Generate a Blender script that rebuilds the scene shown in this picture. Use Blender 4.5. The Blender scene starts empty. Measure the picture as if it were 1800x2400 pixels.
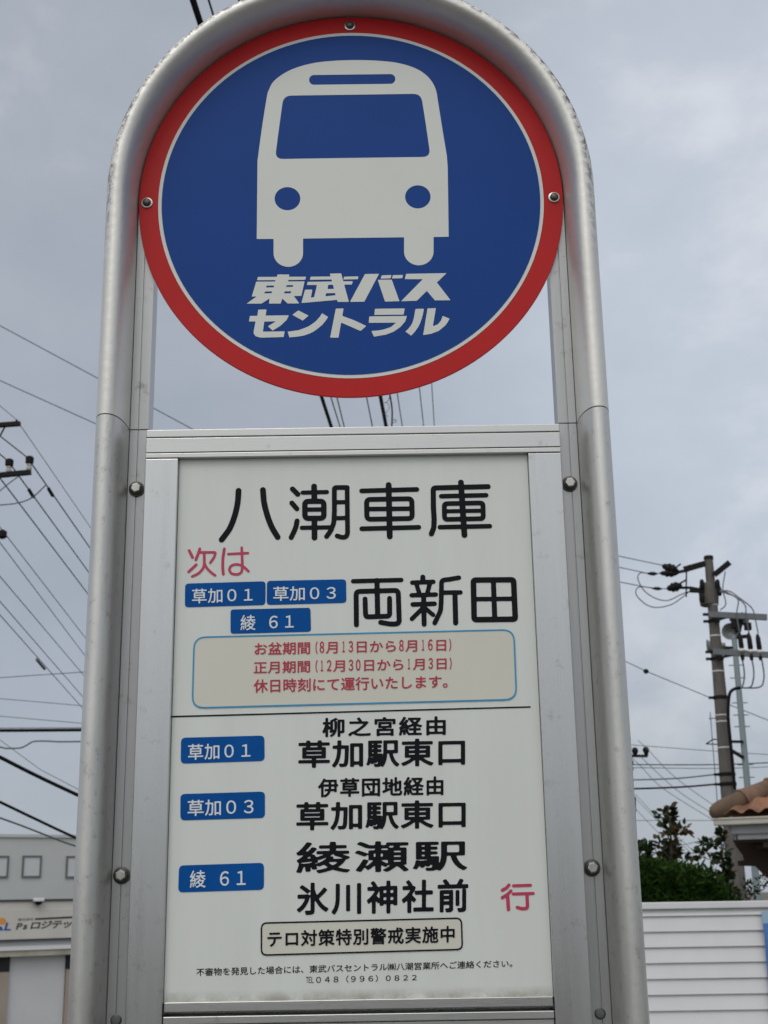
import bpy, bmesh, math, random
import numpy as np
from mathutils import Vector, Matrix
random.seed(7); rng = np.random.default_rng(7)
sc = bpy.context.scene
COL = sc.collection
R_ = math.radians

# ------------------------------------------------------------------ camera
FPX, PITCH, ROLL, YAW = 3100.0, 0.28142, 0.01618, -0.00275      # focal length in pixels of the 1800 x 2400 frame
HZ = 2.286                                                      # height of the round sign's centre
CAM = np.array([0.02531, -1.21411, HZ - 0.68595])
def _rx(a): c, s = math.cos(a), math.sin(a); return np.array([[1,0,0],[0,c,-s],[0,s,c]])
def _rz(a): c, s = math.cos(a), math.sin(a); return np.array([[c,-s,0],[s,c,0],[0,0,1]])
def _ry(a): c, s = math.cos(a), math.sin(a); return np.array([[c,0,s],[0,1,0],[-s,0,c]])
CM = _rz(YAW) @ _rx(PITCH) @ _ry(ROLL)
cd = bpy.data.cameras.new('camera'); cam = bpy.data.objects.new('camera', cd); COL.objects.link(cam)
cam.matrix_world = Matrix(((CM[0,0], CM[0,2], -CM[0,1], CAM[0]), (CM[1,0], CM[1,2], -CM[1,1], CAM[1]),
                           (CM[2,0], CM[2,2], -CM[2,1], CAM[2]), (0,0,0,1)))
cd.sensor_fit = 'HORIZONTAL'; cd.sensor_width = 36.0; cd.lens = 36.0 * FPX / 1800.0
cd.clip_start = 0.05; cd.clip_end = 3000
cd.dof.use_dof = True; cd.dof.focus_distance = 1.33; cd.dof.aperture_fstop = 32.0
sc.camera = cam

# ------------------------------------------------------------------ sky, sun, exposure
SUN_EL, SUN_AZ = 52.0, 200.0          # degrees; azimuth from +Y clockwise (behind the photographer, a little left)
w = bpy.data.worlds.new('World'); sc.world = w; w.use_nodes = True
nt = w.node_tree; nt.nodes.clear()
def N(t, **k):
    n = nt.nodes.new(t)
    for a, b in k.items(): setattr(n, a, b)
    return n
out = N('ShaderNodeOutputWorld'); bg = N('ShaderNodeBackground'); nt.links.new(bg.outputs[0], out.inputs[0])
sky = N('ShaderNodeTexSky', sky_type='NISHITA', sun_disc=False, sun_elevation=R_(SUN_EL), sun_rotation=R_(SUN_AZ))
tc = N('ShaderNodeTexCoord')
mp = N('ShaderNodeMapping'); mp.inputs['Scale'].default_value = (1.0, 1.0, 1.45); mp.inputs['Location'].default_value = (5.1, 2.2, 0.9)
nt.links.new(tc.outputs['Generated'], mp.inputs[0])
n1 = N('ShaderNodeTexNoise'); n1.inputs['Scale'].default_value = 3.6; n1.inputs['Detail'].default_value = 8; n1.inputs['Roughness'].default_value = 0.56
n1.inputs['Distortion'].default_value = 0.15
nt.links.new(mp.outputs[0], n1.inputs['Vector'])
cr = N('ShaderNodeValToRGB'); e = cr.color_ramp.elements
e[0].position = 0.30; e[0].color = (3.7, 4.1, 4.72, 1); e[1].position = 0.74; e[1].color = (6.6, 6.75, 7.0, 1)
m_ = e.new(0.52); m_.color = (4.3, 4.68, 5.3, 1)
nt.links.new(n1.outputs['Fac'], cr.inputs[0])
# brighter overcast on the sun's side of the sky (light coming through the cloud) and a bright break on the right
def glow(dirv, lo, hi, gain):
    d = N('ShaderNodeVectorMath', operation='DOT_PRODUCT'); nt.links.new(tc.outputs['Generated'], d.inputs[0])
    v = Vector(dirv).normalized(); d.inputs[1].default_value = v
    r = N('ShaderNodeMapRange', interpolation_type='SMOOTHSTEP'); r.inputs[1].default_value = lo; r.inputs[2].default_value = hi
    r.inputs[3].default_value = 0.0; r.inputs[4].default_value = gain
    nt.links.new(d.outputs['Value'], r.inputs[0]); return r
sd = (math.sin(R_(SUN_AZ))*math.cos(R_(SUN_EL)), math.cos(R_(SUN_AZ))*math.cos(R_(SUN_EL)), math.sin(R_(SUN_EL)))
g1 = glow((sd[0]*0.75, sd[1]*0.75, sd[2]*1.25), 0.25, 0.97, 1.0)       # overcast: brightest high up, dim towards the horizon
g2 = glow((0.36, 1.0, 0.50), 0.93, 1.0, 0.36)
ad2 = N('ShaderNodeMath', operation='ADD'); nt.links.new(g2.outputs[0], ad2.inputs[0]); ad2.inputs[1].default_value = 1.0
sc1 = N('ShaderNodeVectorMath', operation='SCALE'); nt.links.new(cr.outputs['Color'], sc1.inputs[0]); nt.links.new(ad2.outputs[0], sc1.inputs['Scale'])
sc_ = N('ShaderNodeMix', data_type='RGBA'); nt.links.new(g1.outputs[0], sc_.inputs[0]); nt.links.new(sc1.outputs[0], sc_.inputs[6]); sc_.inputs[7].default_value = (12.2, 12.1, 11.8, 1)
mx = N('ShaderNodeMix', data_type='RGBA'); mx.inputs[0].default_value = 0.90
nt.links.new(sky.outputs[0], mx.inputs[6]); nt.links.new(sc_.outputs[2], mx.inputs[7])
nt.links.new(mx.outputs[2], bg.inputs[0]); bg.inputs[1].default_value = 0.10
sl = bpy.data.lights.new('sun', 'SUN'); so = bpy.data.objects.new('sun', sl); COL.objects.link(so)
sl.energy = 0.50; sl.angle = R_(28); sl.color = (1.0, 0.96, 0.9)
so.rotation_euler = Vector(sd).to_track_quat('Z', 'Y').to_euler()
sc.view_settings.view_transform = 'Standard'; sc.view_settings.look = 'None'
sc.view_settings.exposure = 0.0; sc.view_settings.gamma = 1.0
sc.cycles.max_bounces = 6

# ------------------------------------------------------------------ picture -> place
def ray(px, py): return CM @ np.array([(px-900)/FPX, 1.0, -(py-1200)/FPX])
def at(px, py, D):                                   # the point of that sight line D metres away (along Y)
    d = ray(px, py); return Vector(CAM + d * (D / d[1]))
def level(px, py, z):                                # ... at height z
    d = ray(px, py); return Vector(CAM + d * ((z - CAM[2]) / d[2]))
def sp(px, py, y):                                   # x, z on a plane of the sign parallel to its face
    d = ray(px, py); P = CAM + d * ((y - CAM[1]) / d[1]); return (P[0], P[2])
def zm(ox, oy, s): return lambda x, y: (ox + x/s, oy + y/s)

# ------------------------------------------------------------------ materials
MATS = {}
def mat(name, col, rough=0.6, metal=0.0, var=0.0, vscale=8.0, bump=0.0, bscale=60.0, spec=0.5, stretch=None, coat=0.0, dirt=None):
    m = bpy.data.materials.new(name); m.use_nodes = True; t = m.node_tree; b = t.nodes['Principled BSDF']
    b.inputs['Base Color'].default_value = (*col, 1); b.inputs['Roughness'].default_value = rough
    b.inputs['Metallic'].default_value = metal; b.inputs['Specular IOR Level'].default_value = spec
    if coat: b.inputs['Coat Weight'].default_value = coat; b.inputs['Coat Roughness'].default_value = 0.15
    tcn = t.nodes.new('ShaderNodeTexCoord')
    vec = tcn.outputs['Object']
    if stretch:
        mpn = t.nodes.new('ShaderNodeMapping'); mpn.inputs['Scale'].default_value = stretch
        t.links.new(vec, mpn.inputs[0]); vec = mpn.outputs[0]
    colout = None
    if var:
        no = t.nodes.new('ShaderNodeTexNoise'); no.inputs['Scale'].default_value = vscale; no.inputs['Detail'].default_value = 6
        no.inputs['Roughness'].default_value = 0.62
        t.links.new(vec, no.inputs['Vector'])
        r = t.nodes.new('ShaderNodeValToRGB'); r.color_ramp.elements[0].position = 0.28; r.color_ramp.elements[1].position = 0.74
        r.color_ramp.elements[0].color = (*[c*(1-var) for c in col], 1); r.color_ramp.elements[1].color = (*[min(1, c*(1+var)) for c in col], 1)
        t.links.new(no.outputs['Fac'], r.inputs[0]); colout = r.outputs[0]
        rr = t.nodes.new('ShaderNodeMapRange'); rr.inputs[3].default_value = max(0.02, rough-0.12); rr.inputs[4].default_value = min(1, rough+0.12)
        t.links.new(no.outputs['Fac'], rr.inputs[0]); t.links.new(rr.outputs[0], b.inputs['Roughness'])
    if dirt:
        dcol, dscale, lo, hi, mask = dirt
        no2 = t.nodes.new('ShaderNodeTexNoise'); no2.inputs['Scale'].default_value = dscale; no2.inputs['Detail'].default_value = 5; no2.inputs['Roughness'].default_value = 0.7
        t.links.new(tcn.outputs['Object'], no2.inputs['Vector'])
        r2 = t.nodes.new('ShaderNodeMapRange'); r2.inputs[1].default_value = lo; r2.inputs[2].default_value = hi
        t.links.new(no2.outputs['Fac'], r2.inputs[0]); f = r2.outputs[0]
        if mask: f = mask(t, tcn, f)
        mi = t.nodes.new('ShaderNodeMix'); mi.data_type = 'RGBA'; t.links.new(f, mi.inputs[0])
        if colout: t.links.new(colout, mi.inputs[6])
        else: mi.inputs[6].default_value = (*col, 1)
        mi.inputs[7].default_value = (*dcol, 1); colout = mi.outputs[2]
    if colout: t.links.new(colout, b.inputs['Base Color'])
    if bump:
        bn = t.nodes.new('ShaderNodeTexNoise'); bn.inputs['Scale'].default_value = bscale; bn.inputs['Detail'].default_value = 4
        t.links.new(vec, bn.inputs['Vector'])
        bp = t.nodes.new('ShaderNodeBump'); bp.inputs['Strength'].default_value = bump; bp.inputs['Distance'].default_value = 0.01
        t.links.new(bn.outputs['Fac'], bp.inputs['Height']); t.links.new(bp.outputs[0], b.inputs['Normal'])
    MATS[name] = m; return m
def arch_mask(t, tcn, f):                             # flaked anodising along the outer back of the arch only
    s = t.nodes.new('ShaderNodeSeparateXYZ'); t.links.new(tcn.outputs['Object'], s.inputs[0])
    cx = t.nodes.new('ShaderNodeCombineXYZ'); t.links.new(s.outputs['X'], cx.inputs[0])
    sub = t.nodes.new('ShaderNodeMath'); sub.operation = 'SUBTRACT'; t.links.new(s.outputs['Z'], sub.inputs[0]); sub.inputs[1].default_value = HZ
    mxn = t.nodes.new('ShaderNodeMath'); mxn.operation = 'MAXIMUM'; t.links.new(sub.outputs[0], mxn.inputs[0]); mxn.inputs[1].default_value = 0.0
    t.links.new(mxn.outputs[0], cx.inputs[2])
    ln = t.nodes.new('ShaderNodeVectorMath'); ln.operation = 'LENGTH'; t.links.new(cx.outputs[0], ln.inputs[0])
    r = t.nodes.new('ShaderNodeMapRange'); r.inputs[1].default_value = 0.2325; r.inputs[2].default_value = 0.2400
    t.links.new(ln.outputs['Value'], r.inputs[0])
    r2 = t.nodes.new('ShaderNodeMapRange'); r2.inputs[1].default_value = -0.10; r2.inputs[2].default_value = 0.08
    t.links.new(sub.outputs[0], r2.inputs[0])
    a = t.nodes.new('ShaderNodeMath'); a.operation = 'MULTIPLY'; t.links.new(r.outputs[0], a.inputs[0]); t.links.new(r2.outputs[0], a.inputs[1])
    b = t.nodes.new('ShaderNodeMath'); b.operation = 'MULTIPLY'; t.links.new(a.outputs[0], b.inputs[0]); t.links.new(f, b.inputs[1])
    return b.outputs[0]
def grime_mask(t, tcn, f):                            # dirt settled along the foot of the panel, above the bottom rail
    s = t.nodes.new('ShaderNodeSeparateXYZ'); t.links.new(tcn.outputs['Object'], s.inputs[0])
    r = t.nodes.new('ShaderNodeMapRange'); r.inputs[1].default_value = HZ-0.7715; r.inputs[2].default_value = HZ-0.7630; r.inputs[3].default_value = 0.85; r.inputs[4].default_value = 0.0
    t.links.new(s.outputs['Z'], r.inputs[0])
    a = t.nodes.new('ShaderNodeMath'); a.operation = 'MULTIPLY'; t.links.new(r.outputs[0], a.inputs[0]); t.links.new(f, a.inputs[1]); return a.outputs[0]
ALU = mat('brushed_aluminium', (0.53, 0.54, 0.54), 0.28, 0.98, 0.06, 5.0, 0.02, 90, stretch=(14, 14, 0.7), dirt=((0.40, 0.39, 0.36), 60, 0.60, 0.76, None))
STRIP = mat('dull_aluminium_flange', (0.43, 0.435, 0.435), 0.38, 0.8, 0.10, 5.0, 0.03, 90, stretch=(14, 14, 0.7), dirt=((0.22, 0.21, 0.19), 45, 0.60, 0.76, None))
ALUH = mat('brushed_aluminium_rail', (0.55, 0.555, 0.545), 0.30, 0.92, 0.06, 5.0, 0.02, 90, stretch=(0.7, 14, 14), dirt=((0.40, 0.39, 0.36), 60, 0.62, 0.78, None))
TUBE = mat('satin_aluminium_tube', (0.64, 0.635, 0.61), 0.40, 0.75, 0.12, 6.0, 0.05, 120, stretch=(6, 6, 1.2), dirt=((0.46, 0.44, 0.40), 90, 0.57, 0.72, None))
ARCH = mat('flaked_aluminium_arch', (0.70, 0.69, 0.655), 0.44, 0.62, 0.12, 6.0, 0.05, 120, dirt=((0.04, 0.035, 0.03), 130, 0.47, 0.55, arch_mask))
STEEL = mat('bolt_steel', (0.50, 0.49, 0.46), 0.28, 0.95, 0.2, 90)
WASH = mat('washer_steel', (0.13, 0.125, 0.115), 0.45, 0.9, 0.3, 90)
PANEL = mat('white_panel_sheet', (0.72, 0.75, 0.715), 0.34, 0, 0.05, 4.0, 0.05, 5, stretch=(6, 6, 0.7), dirt=((0.30, 0.275, 0.22), 40, 0.30, 0.62, grime_mask))
WHITE = mat('white_reflective_film', (0.69, 0.715, 0.675), 0.42, 0, 0.03, 12.0)
RED = mat('red_enamel', (0.52, 0.022, 0.024), 0.34, 0, 0.06, 9.0, spec=0.14)
BLUE = mat('blue_enamel', (0.010, 0.060, 0.275), 0.36, 0, 0.05, 9.0, spec=0.12)
INK = mat('black_vinyl', (0.008, 0.009, 0.012), 0.45, 0, 0.15, 30, spec=0.10)
REDINK = mat('red_vinyl', (0.52, 0.035, 0.10), 0.5, 0, 0.10, 40)
REDTXT = mat('red_print', (0.46, 0.025, 0.055), 0.5, 0, 0.10, 40)
BADGE = mat('blue_badge_vinyl', (0.003, 0.085, 0.34), 0.40, 0, 0.12, 26, spec=0.08)
LBLUE = mat('light_blue_line', (0.03, 0.30, 0.54), 0.5, 0, 0.08, 30)
CREAM = mat('cream_sticker', (0.68, 0.67, 0.59), 0.45, 0, 0.03, 10)
BWHITE = mat('badge_white_print', (0.72, 0.78, 0.82), 0.5)
WIRE = mat('black_cable', (0.006, 0.006, 0.008), 0.7, 0, 0.2, 20, spec=0.15)
WIREG = mat('grey_wire', (0.13, 0.145, 0.16), 0.7, 0, 0.2, 20)
GALV = mat('galvanised_steel', (0.15, 0.165, 0.175), 0.5, 0.4, 0.15, 14)
CONC = mat('pole_concrete', (0.118, 0.109, 0.099), 0.85, 0, 0.25, 5.0, 0.3, 30, stretch=(3, 3, 0.6))
DARKM = mat('dark_fitting', (0.009, 0.009, 0.010), 0.6, 0.0, 0.2, 20, spec=0.2)
PORC = mat('insulator_porcelain', (0.62, 0.61, 0.57), 0.3)
FENCE = mat('white_fence_panel', (0.70, 0.71, 0.725), 0.42, 0, 0.05, 3.0)
BANNER = mat('blue_banner_cloth', (0.08, 0.20, 0.50), 0.8, 0, 0.2, 6)
NEEDLE = mat('conifer_needles', (0.022, 0.050, 0.008), 0.7, 0, 0.55, 9.0, spec=0.08)
LEAF = mat('dark_glossy_leaves', (0.020, 0.036, 0.012), 0.5, 0, 0.6, 6.0, spec=0.2)
RLEAF = mat('bronze_leaves', (0.075, 0.038, 0.010), 0.5, 0, 0.5, 6.0, spec=0.2)
BARK = mat('bark', (0.09, 0.07, 0.05), 0.9, 0, 0.3, 10)
TERRA = mat('terracotta_tile', (0.24, 0.115, 0.066), 0.8, 0, 0.6, 4.0, 0.2, 40)
TERRB = mat('brown_ridge_tile', (0.12, 0.078, 0.048), 0.8, 0, 0.3, 6.0, 0.2, 40)
TERRC = mat('ochre_ridge_tile', (0.24, 0.14, 0.055), 0.8, 0, 0.3, 6.0, 0.2, 40)
TERRD = mat('russet_ridge_tile', (0.16, 0.095, 0.065), 0.8, 0, 0.4, 5.0, 0.2, 40)
GUTTER = mat('cream_gutter', (0.52, 0.50, 0.44), 0.5, 0, 0.12, 5)
FASC = mat('grey_fascia_board', (0.40, 0.41, 0.43), 0.6, 0, 0.1, 5)
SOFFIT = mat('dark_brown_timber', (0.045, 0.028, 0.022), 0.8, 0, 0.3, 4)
HWALL = mat('house_render', (0.30, 0.25, 0.21), 0.9, 0, 0.15, 3)
WH = mat('warehouse_cladding', (0.52, 0.535, 0.53), 0.7, 0, 0.05, 0.6)
WHF = mat('window_frame_grey', (0.13, 0.145, 0.15), 0.5)
PANE = mat('frosted_pane', (0.57, 0.60, 0.61), 0.35, 0, 0.05, 1.0)
FASCIA = mat('fascia_panel', (0.60, 0.585, 0.545), 0.6, 0, 0.06, 1.2)
FTRIM = mat('dark_trim', (0.05, 0.055, 0.058), 0.6)
WBAR = mat('white_trim', (0.78, 0.78, 0.79), 0.5)
STAINB = mat('stained_beam', (0.42, 0.39, 0.33), 0.8, 0, 0.25, 1.5)
SHUT = mat('shutter_white', (0.60, 0.61, 0.63), 0.5, 0, 0.04, 1.0)
BEIGE = mat('beige_pillar', (0.36, 0.31, 0.265), 0.8, 0, 0.12, 1.2)
BLACK = mat('black_cap', (0.008, 0.008, 0.009), 0.6)
LOGO_O = mat('logo_orange', (0.72, 0.30, 0.07), 0.6); LOGO_B = mat('logo_blue', (0.03, 0.09, 0.33), 0.6)
GREYL = mat('grey_lettering', (0.05, 0.05, 0.052), 0.6)
ASPH = mat('asphalt', (0.055, 0.055, 0.058), 0.9, 0, 0.25, 3, 0.3, 80)
PAVE = mat('pavement_concrete', (0.10, 0.098, 0.093), 0.9, 0, 0.15, 2, 0.2, 60)
GROUND = mat('ground_soil', (0.11, 0.10, 0.08), 0.95, 0, 0.3, 0.4, 0.2, 10)

# ------------------------------------------------------------------ objects
def wloc(o):
    v = Vector((0, 0, 0))
    while o: v += o.location; o = o.parent
    return v
def put(o, label=None, cat=None, group=None, kind=None):
    if label: o['label'] = label
    if cat: o['category'] = cat
    if group: o['group'] = group
    if kind: o['kind'] = kind
    return o
def thing(name, loc, label, cat, group=None):
    o = bpy.data.objects.new(name, None); COL.objects.link(o); o.location = loc; o.empty_display_size = 0.2
    return put(o, label, cat, group)
class MB:
    def __init__(s): s.v = []; s.f = []; s.mi = []
    def add(s, vs, fs, mi=0):
        b = len(s.v); s.v += [tuple(v) for v in vs]; s.f += [tuple(i+b for i in f) for f in fs]; s.mi += [mi]*len(fs); return s
    def box(s, x0, x1, y0, y1, z0, z1, mi=0, T=None):
        vs = [Vector((x, y, z)) for z in (z0, z1) for y in (y0, y1) for x in (x0, x1)]
        if T: vs = [T @ v for v in vs]
        return s.add(vs, [(0,2,3,1),(4,5,7,6),(0,1,5,4),(2,6,7,3),(0,4,6,2),(1,3,7,5)], mi)
    def bbox(s, x0, x1, y0, y1, z0, z1, b=0.001, mi=0, T=None):     # box with chamfered long edges (front/back outline cut)
        bm = bmesh.new(); bmesh.ops.create_cube(bm, size=1)
        for v in bm.verts: v.co = Vector(((x0+x1)/2 + v.co.x*(x1-x0), (y0+y1)/2 + v.co.y*(y1-y0), (z0+z1)/2 + v.co.z*(z1-z0)))
        bmesh.ops.bevel(bm, geom=bm.edges[:], offset=b, segments=2, affect='EDGES', profile=0.5)
        bm.verts.index_update()
        vs = [T @ v.co if T else v.co.copy() for v in bm.verts]; fs = [[v.index for v in f.verts] for f in bm.faces]; bm.free()
        return s.add(vs, fs, mi)
    def tube(s, pts, r, seg=6, caps=True, mi=0):
        pts = [Vector(p) for p in pts]; n = len(pts); rs = r if hasattr(r, '__len__') else [r]*n
        d0 = (pts[1]-pts[0]).normalized(); up = Vector((0,0,1)) if abs(d0.z) < 0.9 else Vector((0,1,0))
        vs = []; prev = None
        for i, p in enumerate(pts):
            d = (pts[min(i+1, n-1)] - pts[max(i-1, 0)]).normalized()
            if prev is None: a = d.cross(up).normalized()
            else: a = (prev - d*prev.dot(d)).normalized()
            prev = a; b = d.cross(a)
            for k in range(seg):
                t = 2*math.pi*k/seg; vs.append(p + (a*math.cos(t) + b*math.sin(t))*rs[i])
        fs = [(i*seg+k, i*seg+(k+1)%seg, (i+1)*seg+(k+1)%seg, (i+1)*seg+k) for i in range(n-1) for k in range(seg)]
        if caps: fs += [tuple(range(seg))[::-1], tuple((n-1)*seg+k for k in range(seg))]
        return s.add(vs, fs, mi)
    def lathe(s, prof, seg=20, T=None, mi=0):            # prof: (radius, height) about local Z
        vs = []; n = len(prof)
        for r, h in prof:
            for k in range(seg):
                t = 2*math.pi*k/seg; v = Vector((r*math.cos(t), r*math.sin(t), h)); vs.append(T @ v if T else v)
        fs = [(i*seg+k, i*seg+(k+1)%seg, (i+1)*seg+(k+1)%seg, (i+1)*seg+k) for i in range(n-1) for k in range(seg)]
        fs += [tuple(range(seg))[::-1], tuple((n-1)*seg+k for k in range(seg))]
        return s.add(vs, fs, mi)
    def build(s, name, mats, parent=None, smooth=False, origin=None, angle=40):
        me = bpy.data.meshes.new(name)
        vs = [Vector(v) for v in s.v]
        if parent is not None: off = wloc(parent)
        elif origin is not None: off = Vector(origin)
        else:
            a = np.array(s.v); off = Vector(((a[:,0].min()+a[:,0].max())/2, (a[:,1].min()+a[:,1].max())/2, a[:,2].min()))
        me.from_pydata([v-off for v in vs], [], s.f)
        for m in (mats if isinstance(mats, (list, tuple)) else [mats]): me.materials.append(m)
        if max(s.mi, default=0): me.polygons.foreach_set('material_index', s.mi)
        me.update()
        if smooth: me.polygons.foreach_set('use_smooth', [True]*len(me.polygons)); me.set_sharp_from_angle(angle=R_(angle))
        o = bpy.data.objects.new(name, me); COL.objects.link(o)
        if parent is not None: o.parent = parent
        else: o.location = off
        return o

# ------------------------------------------------------------------ lettering: signed distance fields -> filled outlines
def seg_d(P, a, b):
    a = np.asarray(a, float); b = np.asarray(b, float); ab = b-a; t = np.clip(((P-a)@ab)/max(ab@ab, 1e-12), 0, 1)
    return np.sqrt((((P-a) - t[..., None]*ab)**2).sum(-1))
def poly_sd(P, polys):                                 # nonzero winding, negative inside
    D = np.full(P.shape[:-1], 1e9); W = np.zeros(P.shape[:-1], int)
    px, py = P[..., 0], P[..., 1]
    for pl in polys:
        pl = np.asarray(pl, float); q = np.roll(pl, -1, 0)
        for a, b in zip(pl, q):
            if abs(a-b).sum() < 1e-9: continue
            ab = b-a; t = np.clip(((px-a[0])*ab[0] + (py-a[1])*ab[1])/(ab@ab), 0, 1)
            D = np.minimum(D, (px-a[0]-t*ab[0])**2 + (py-a[1]-t*ab[1])**2)
            cr_ = ab[0]*(py-a[1]) - ab[1]*(px-a[0])
            W += ((a[1] <= py) & (b[1] > py) & (cr_ > 0)).astype(int) - ((a[1] > py) & (b[1] <= py) & (cr_ < 0)).astype(int)
    D = np.sqrt(D); return np.where(W != 0, -D, D)
def blur(F, n):
    for _ in range(n):
        G = np.pad(F, 1, mode='edge')
        F = (G[1:-1,1:-1]*4 + (G[:-2,1:-1]+G[2:,1:-1]+G[1:-1,:-2]+G[1:-1,2:])*2 + G[:-2,:-2]+G[2:,2:]+G[:-2,2:]+G[2:,:-2])/16
    return F
CASES = {1:[(3,0)],2:[(0,1)],3:[(3,1)],4:[(1,2)],5:[(3,2),(1,0)],6:[(0,2)],7:[(3,2)],8:[(2,3)],9:[(2,0)],10:[(0,3),(2,1)],11:[(2,1)],12:[(1,3)],13:[(1,0)],14:[(0,3)]}
def contours(F, x0, y0, h):                            # F[j, i]; inside where F < 0; closed loops
    ins = F < 0; nj, ni = F.shape
    idx = ins[:-1,:-1]*1 + ins[:-1,1:]*2 + ins[1:,1:]*4 + ins[1:,:-1]*8
    nxt = {}; pos = {}
    def key(j, i, e):
        if e == 0: return (j, i, 0)
        if e == 2: return (j+1, i, 0)
        if e == 3: return (j, i, 1)
        return (j, i+1, 1)
    def pt(k):
        if k in pos: return
        j, i, v = k; a = F[j, i]; b = F[j+1, i] if v else F[j, i+1]; t = a/(a-b)
        pos[k] = (x0 + (i + (0 if v else t))*h, y0 + (j + (t if v else 0))*h)
    for j, i in zip(*np.nonzero((idx > 0) & (idx < 15))):
        for a, b in CASES[int(idx[j, i])]:
            ka, kb = key(j, i, a), key(j, i, b); pt(ka); pt(kb); nxt[ka] = kb
    loops = []; seen = set()
    for k in list(nxt):
        if k in seen: continue
        lp = []; c = k
        while c in nxt and c not in seen: seen.add(c); lp.append(pos[c]); c = nxt[c]
        if len(lp) > 3: loops.append(simp(np.array(lp), h*0.07))
    return loops
def simp(p, tol):
    keep = [0]; n = len(p); i = 0
    while i < n-1:
        j = min(i+2, n-1)
        while j < n-1 and j-i < 24:
            a, b = p[i], p[j+1]; ab = b-a; L = np.hypot(*ab)
            if L < 1e-12: break
            if np.abs((p[i+1:j+1, 0]-a[0])*ab[1] - (p[i+1:j+1, 1]-a[1])*ab[0]).max()/L > tol: break
            j += 1
        i = j; keep.append(i)
    if keep[-1] == n-1 and np.hypot(*(p[-1]-p[0])) < tol: keep.pop()
    return p[keep] if len(keep) > 3 else p
def fill(loops, y):                                    # loops in (x, z) -> verts, faces on the plane y, facing -Y
    cu = bpy.data.curves.new('tmp', 'CURVE'); cu.dimensions = '2D'; cu.fill_mode = 'BOTH'
    for lp in loops:
        s = cu.splines.new('POLY'); s.points.add(len(lp)-1); s.use_cyclic_u = True
        s.points.foreach_set('co', [c for p in lp for c in (p[0], p[1], 0, 1)])
    o = bpy.data.objects.new('tmp', cu); COL.objects.link(o)
    dg = bpy.context.evaluated_depsgraph_get(); me = bpy.data.meshes.new_from_object(o.evaluated_get(dg))
    vs = [(v.co.x, y, v.co.y) for v in me.vertices]; fs = []
    for p in me.polygons: fs.append(tuple(p.vertices) if p.normal.z > 0 else tuple(p.vertices)[::-1])
    bpy.data.objects.remove(o); bpy.data.curves.remove(cu); bpy.data.meshes.remove(me)
    return vs, fs
GL = {}
def glyph(ch):                                         # outline loops of a character, em = 1
    if ch in GL: return GL[ch]
    cu = bpy.data.curves.new('g', 'FONT'); cu.body = ch; o = bpy.data.objects.new('g', cu); COL.objects.link(o)
    dg = bpy.context.evaluated_depsgraph_get(); ev = o.evaluated_get(dg); c = ev.to_curve(dg); res = []
    for s in c.splines:
        bp = s.bezier_points; n = len(bp); pl = []
        for i in range(n):
            a, b = bp[i], bp[(i+1) % n]
            p0, p1, p2, p3 = [np.array(v[:2]) for v in (a.co, a.handle_right, b.co, b.handle_left)][0:1] + [np.array(a.handle_right[:2]), np.array(b.handle_left[:2]), np.array(b.co[:2])]
            d = p3-p0; L = np.hypot(*d)
            flat = L < 1e-9 or max(abs((p1-p0)[0]*d[1]-(p1-p0)[1]*d[0]), abs((p2-p0)[0]*d[1]-(p2-p0)[1]*d[0]))/max(L, 1e-9) < 0.002
            for t in ([0] if flat else [0, .25, .5, .75]):
                pl.append(p0*(1-t)**3 + 3*p1*t*(1-t)**2 + 3*p2*t*t*(1-t) + p3*t**3)
        if len(pl) > 2: res.append(np.array(pl))
    ev.to_curve_clear(); bpy.data.objects.remove(o); bpy.data.curves.remove(cu)
    GL[ch] = res; return res
GF = {}
def glyph_bold(ch, b, half, rnd):
    k = (ch, b, half, rnd)
    if k in GF: return GF[k]
    if ch == '℡':
        pl = []
        for i, c in enumerate('ＴＥＬ'):
            a = np.vstack(glyph(c)); u0, u1 = a[:,0].min(), a[:,0].max()
            pl += [np.stack([(p[:,0]-u0)/(u1-u0)*0.27 + 0.06 + 0.31*i, p[:,1]*1.05], 1) for p in glyph(c)]
        GF[k] = pl; return pl
    pl = glyph(chr(ord(ch)+0xFEE0) if half else ch)
    if half:
        a = np.vstack(pl); x0, x1 = a[:,0].min(), a[:,0].max()
        wd = {'1': 0.13, '(': 0.12, ')': 0.12}.get(ch, 0.29); c = {'(': 0.38, ')': 0.12}.get(ch, 0.25)
        pl = [np.stack([(p[:,0]-(x0+x1)/2)/(x1-x0)*wd + c, p[:,1]*(1.12 if ch not in '()' else 1.0)], 1) for p in pl]
    if b > 0 or rnd:
        h = 1/84; a = np.vstack(pl); m = b + 4*h
        xs = np.arange(a[:,0].min()-m, a[:,0].max()+m, h); ys = np.arange(a[:,1].min()-m, a[:,1].max()+m, h)
        P = np.stack(np.meshgrid(xs, ys), -1); F = blur(poly_sd(P, pl), rnd) - b
        pl = contours(F, xs[0], ys[0], h)
    GF[k] = pl; return pl
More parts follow.
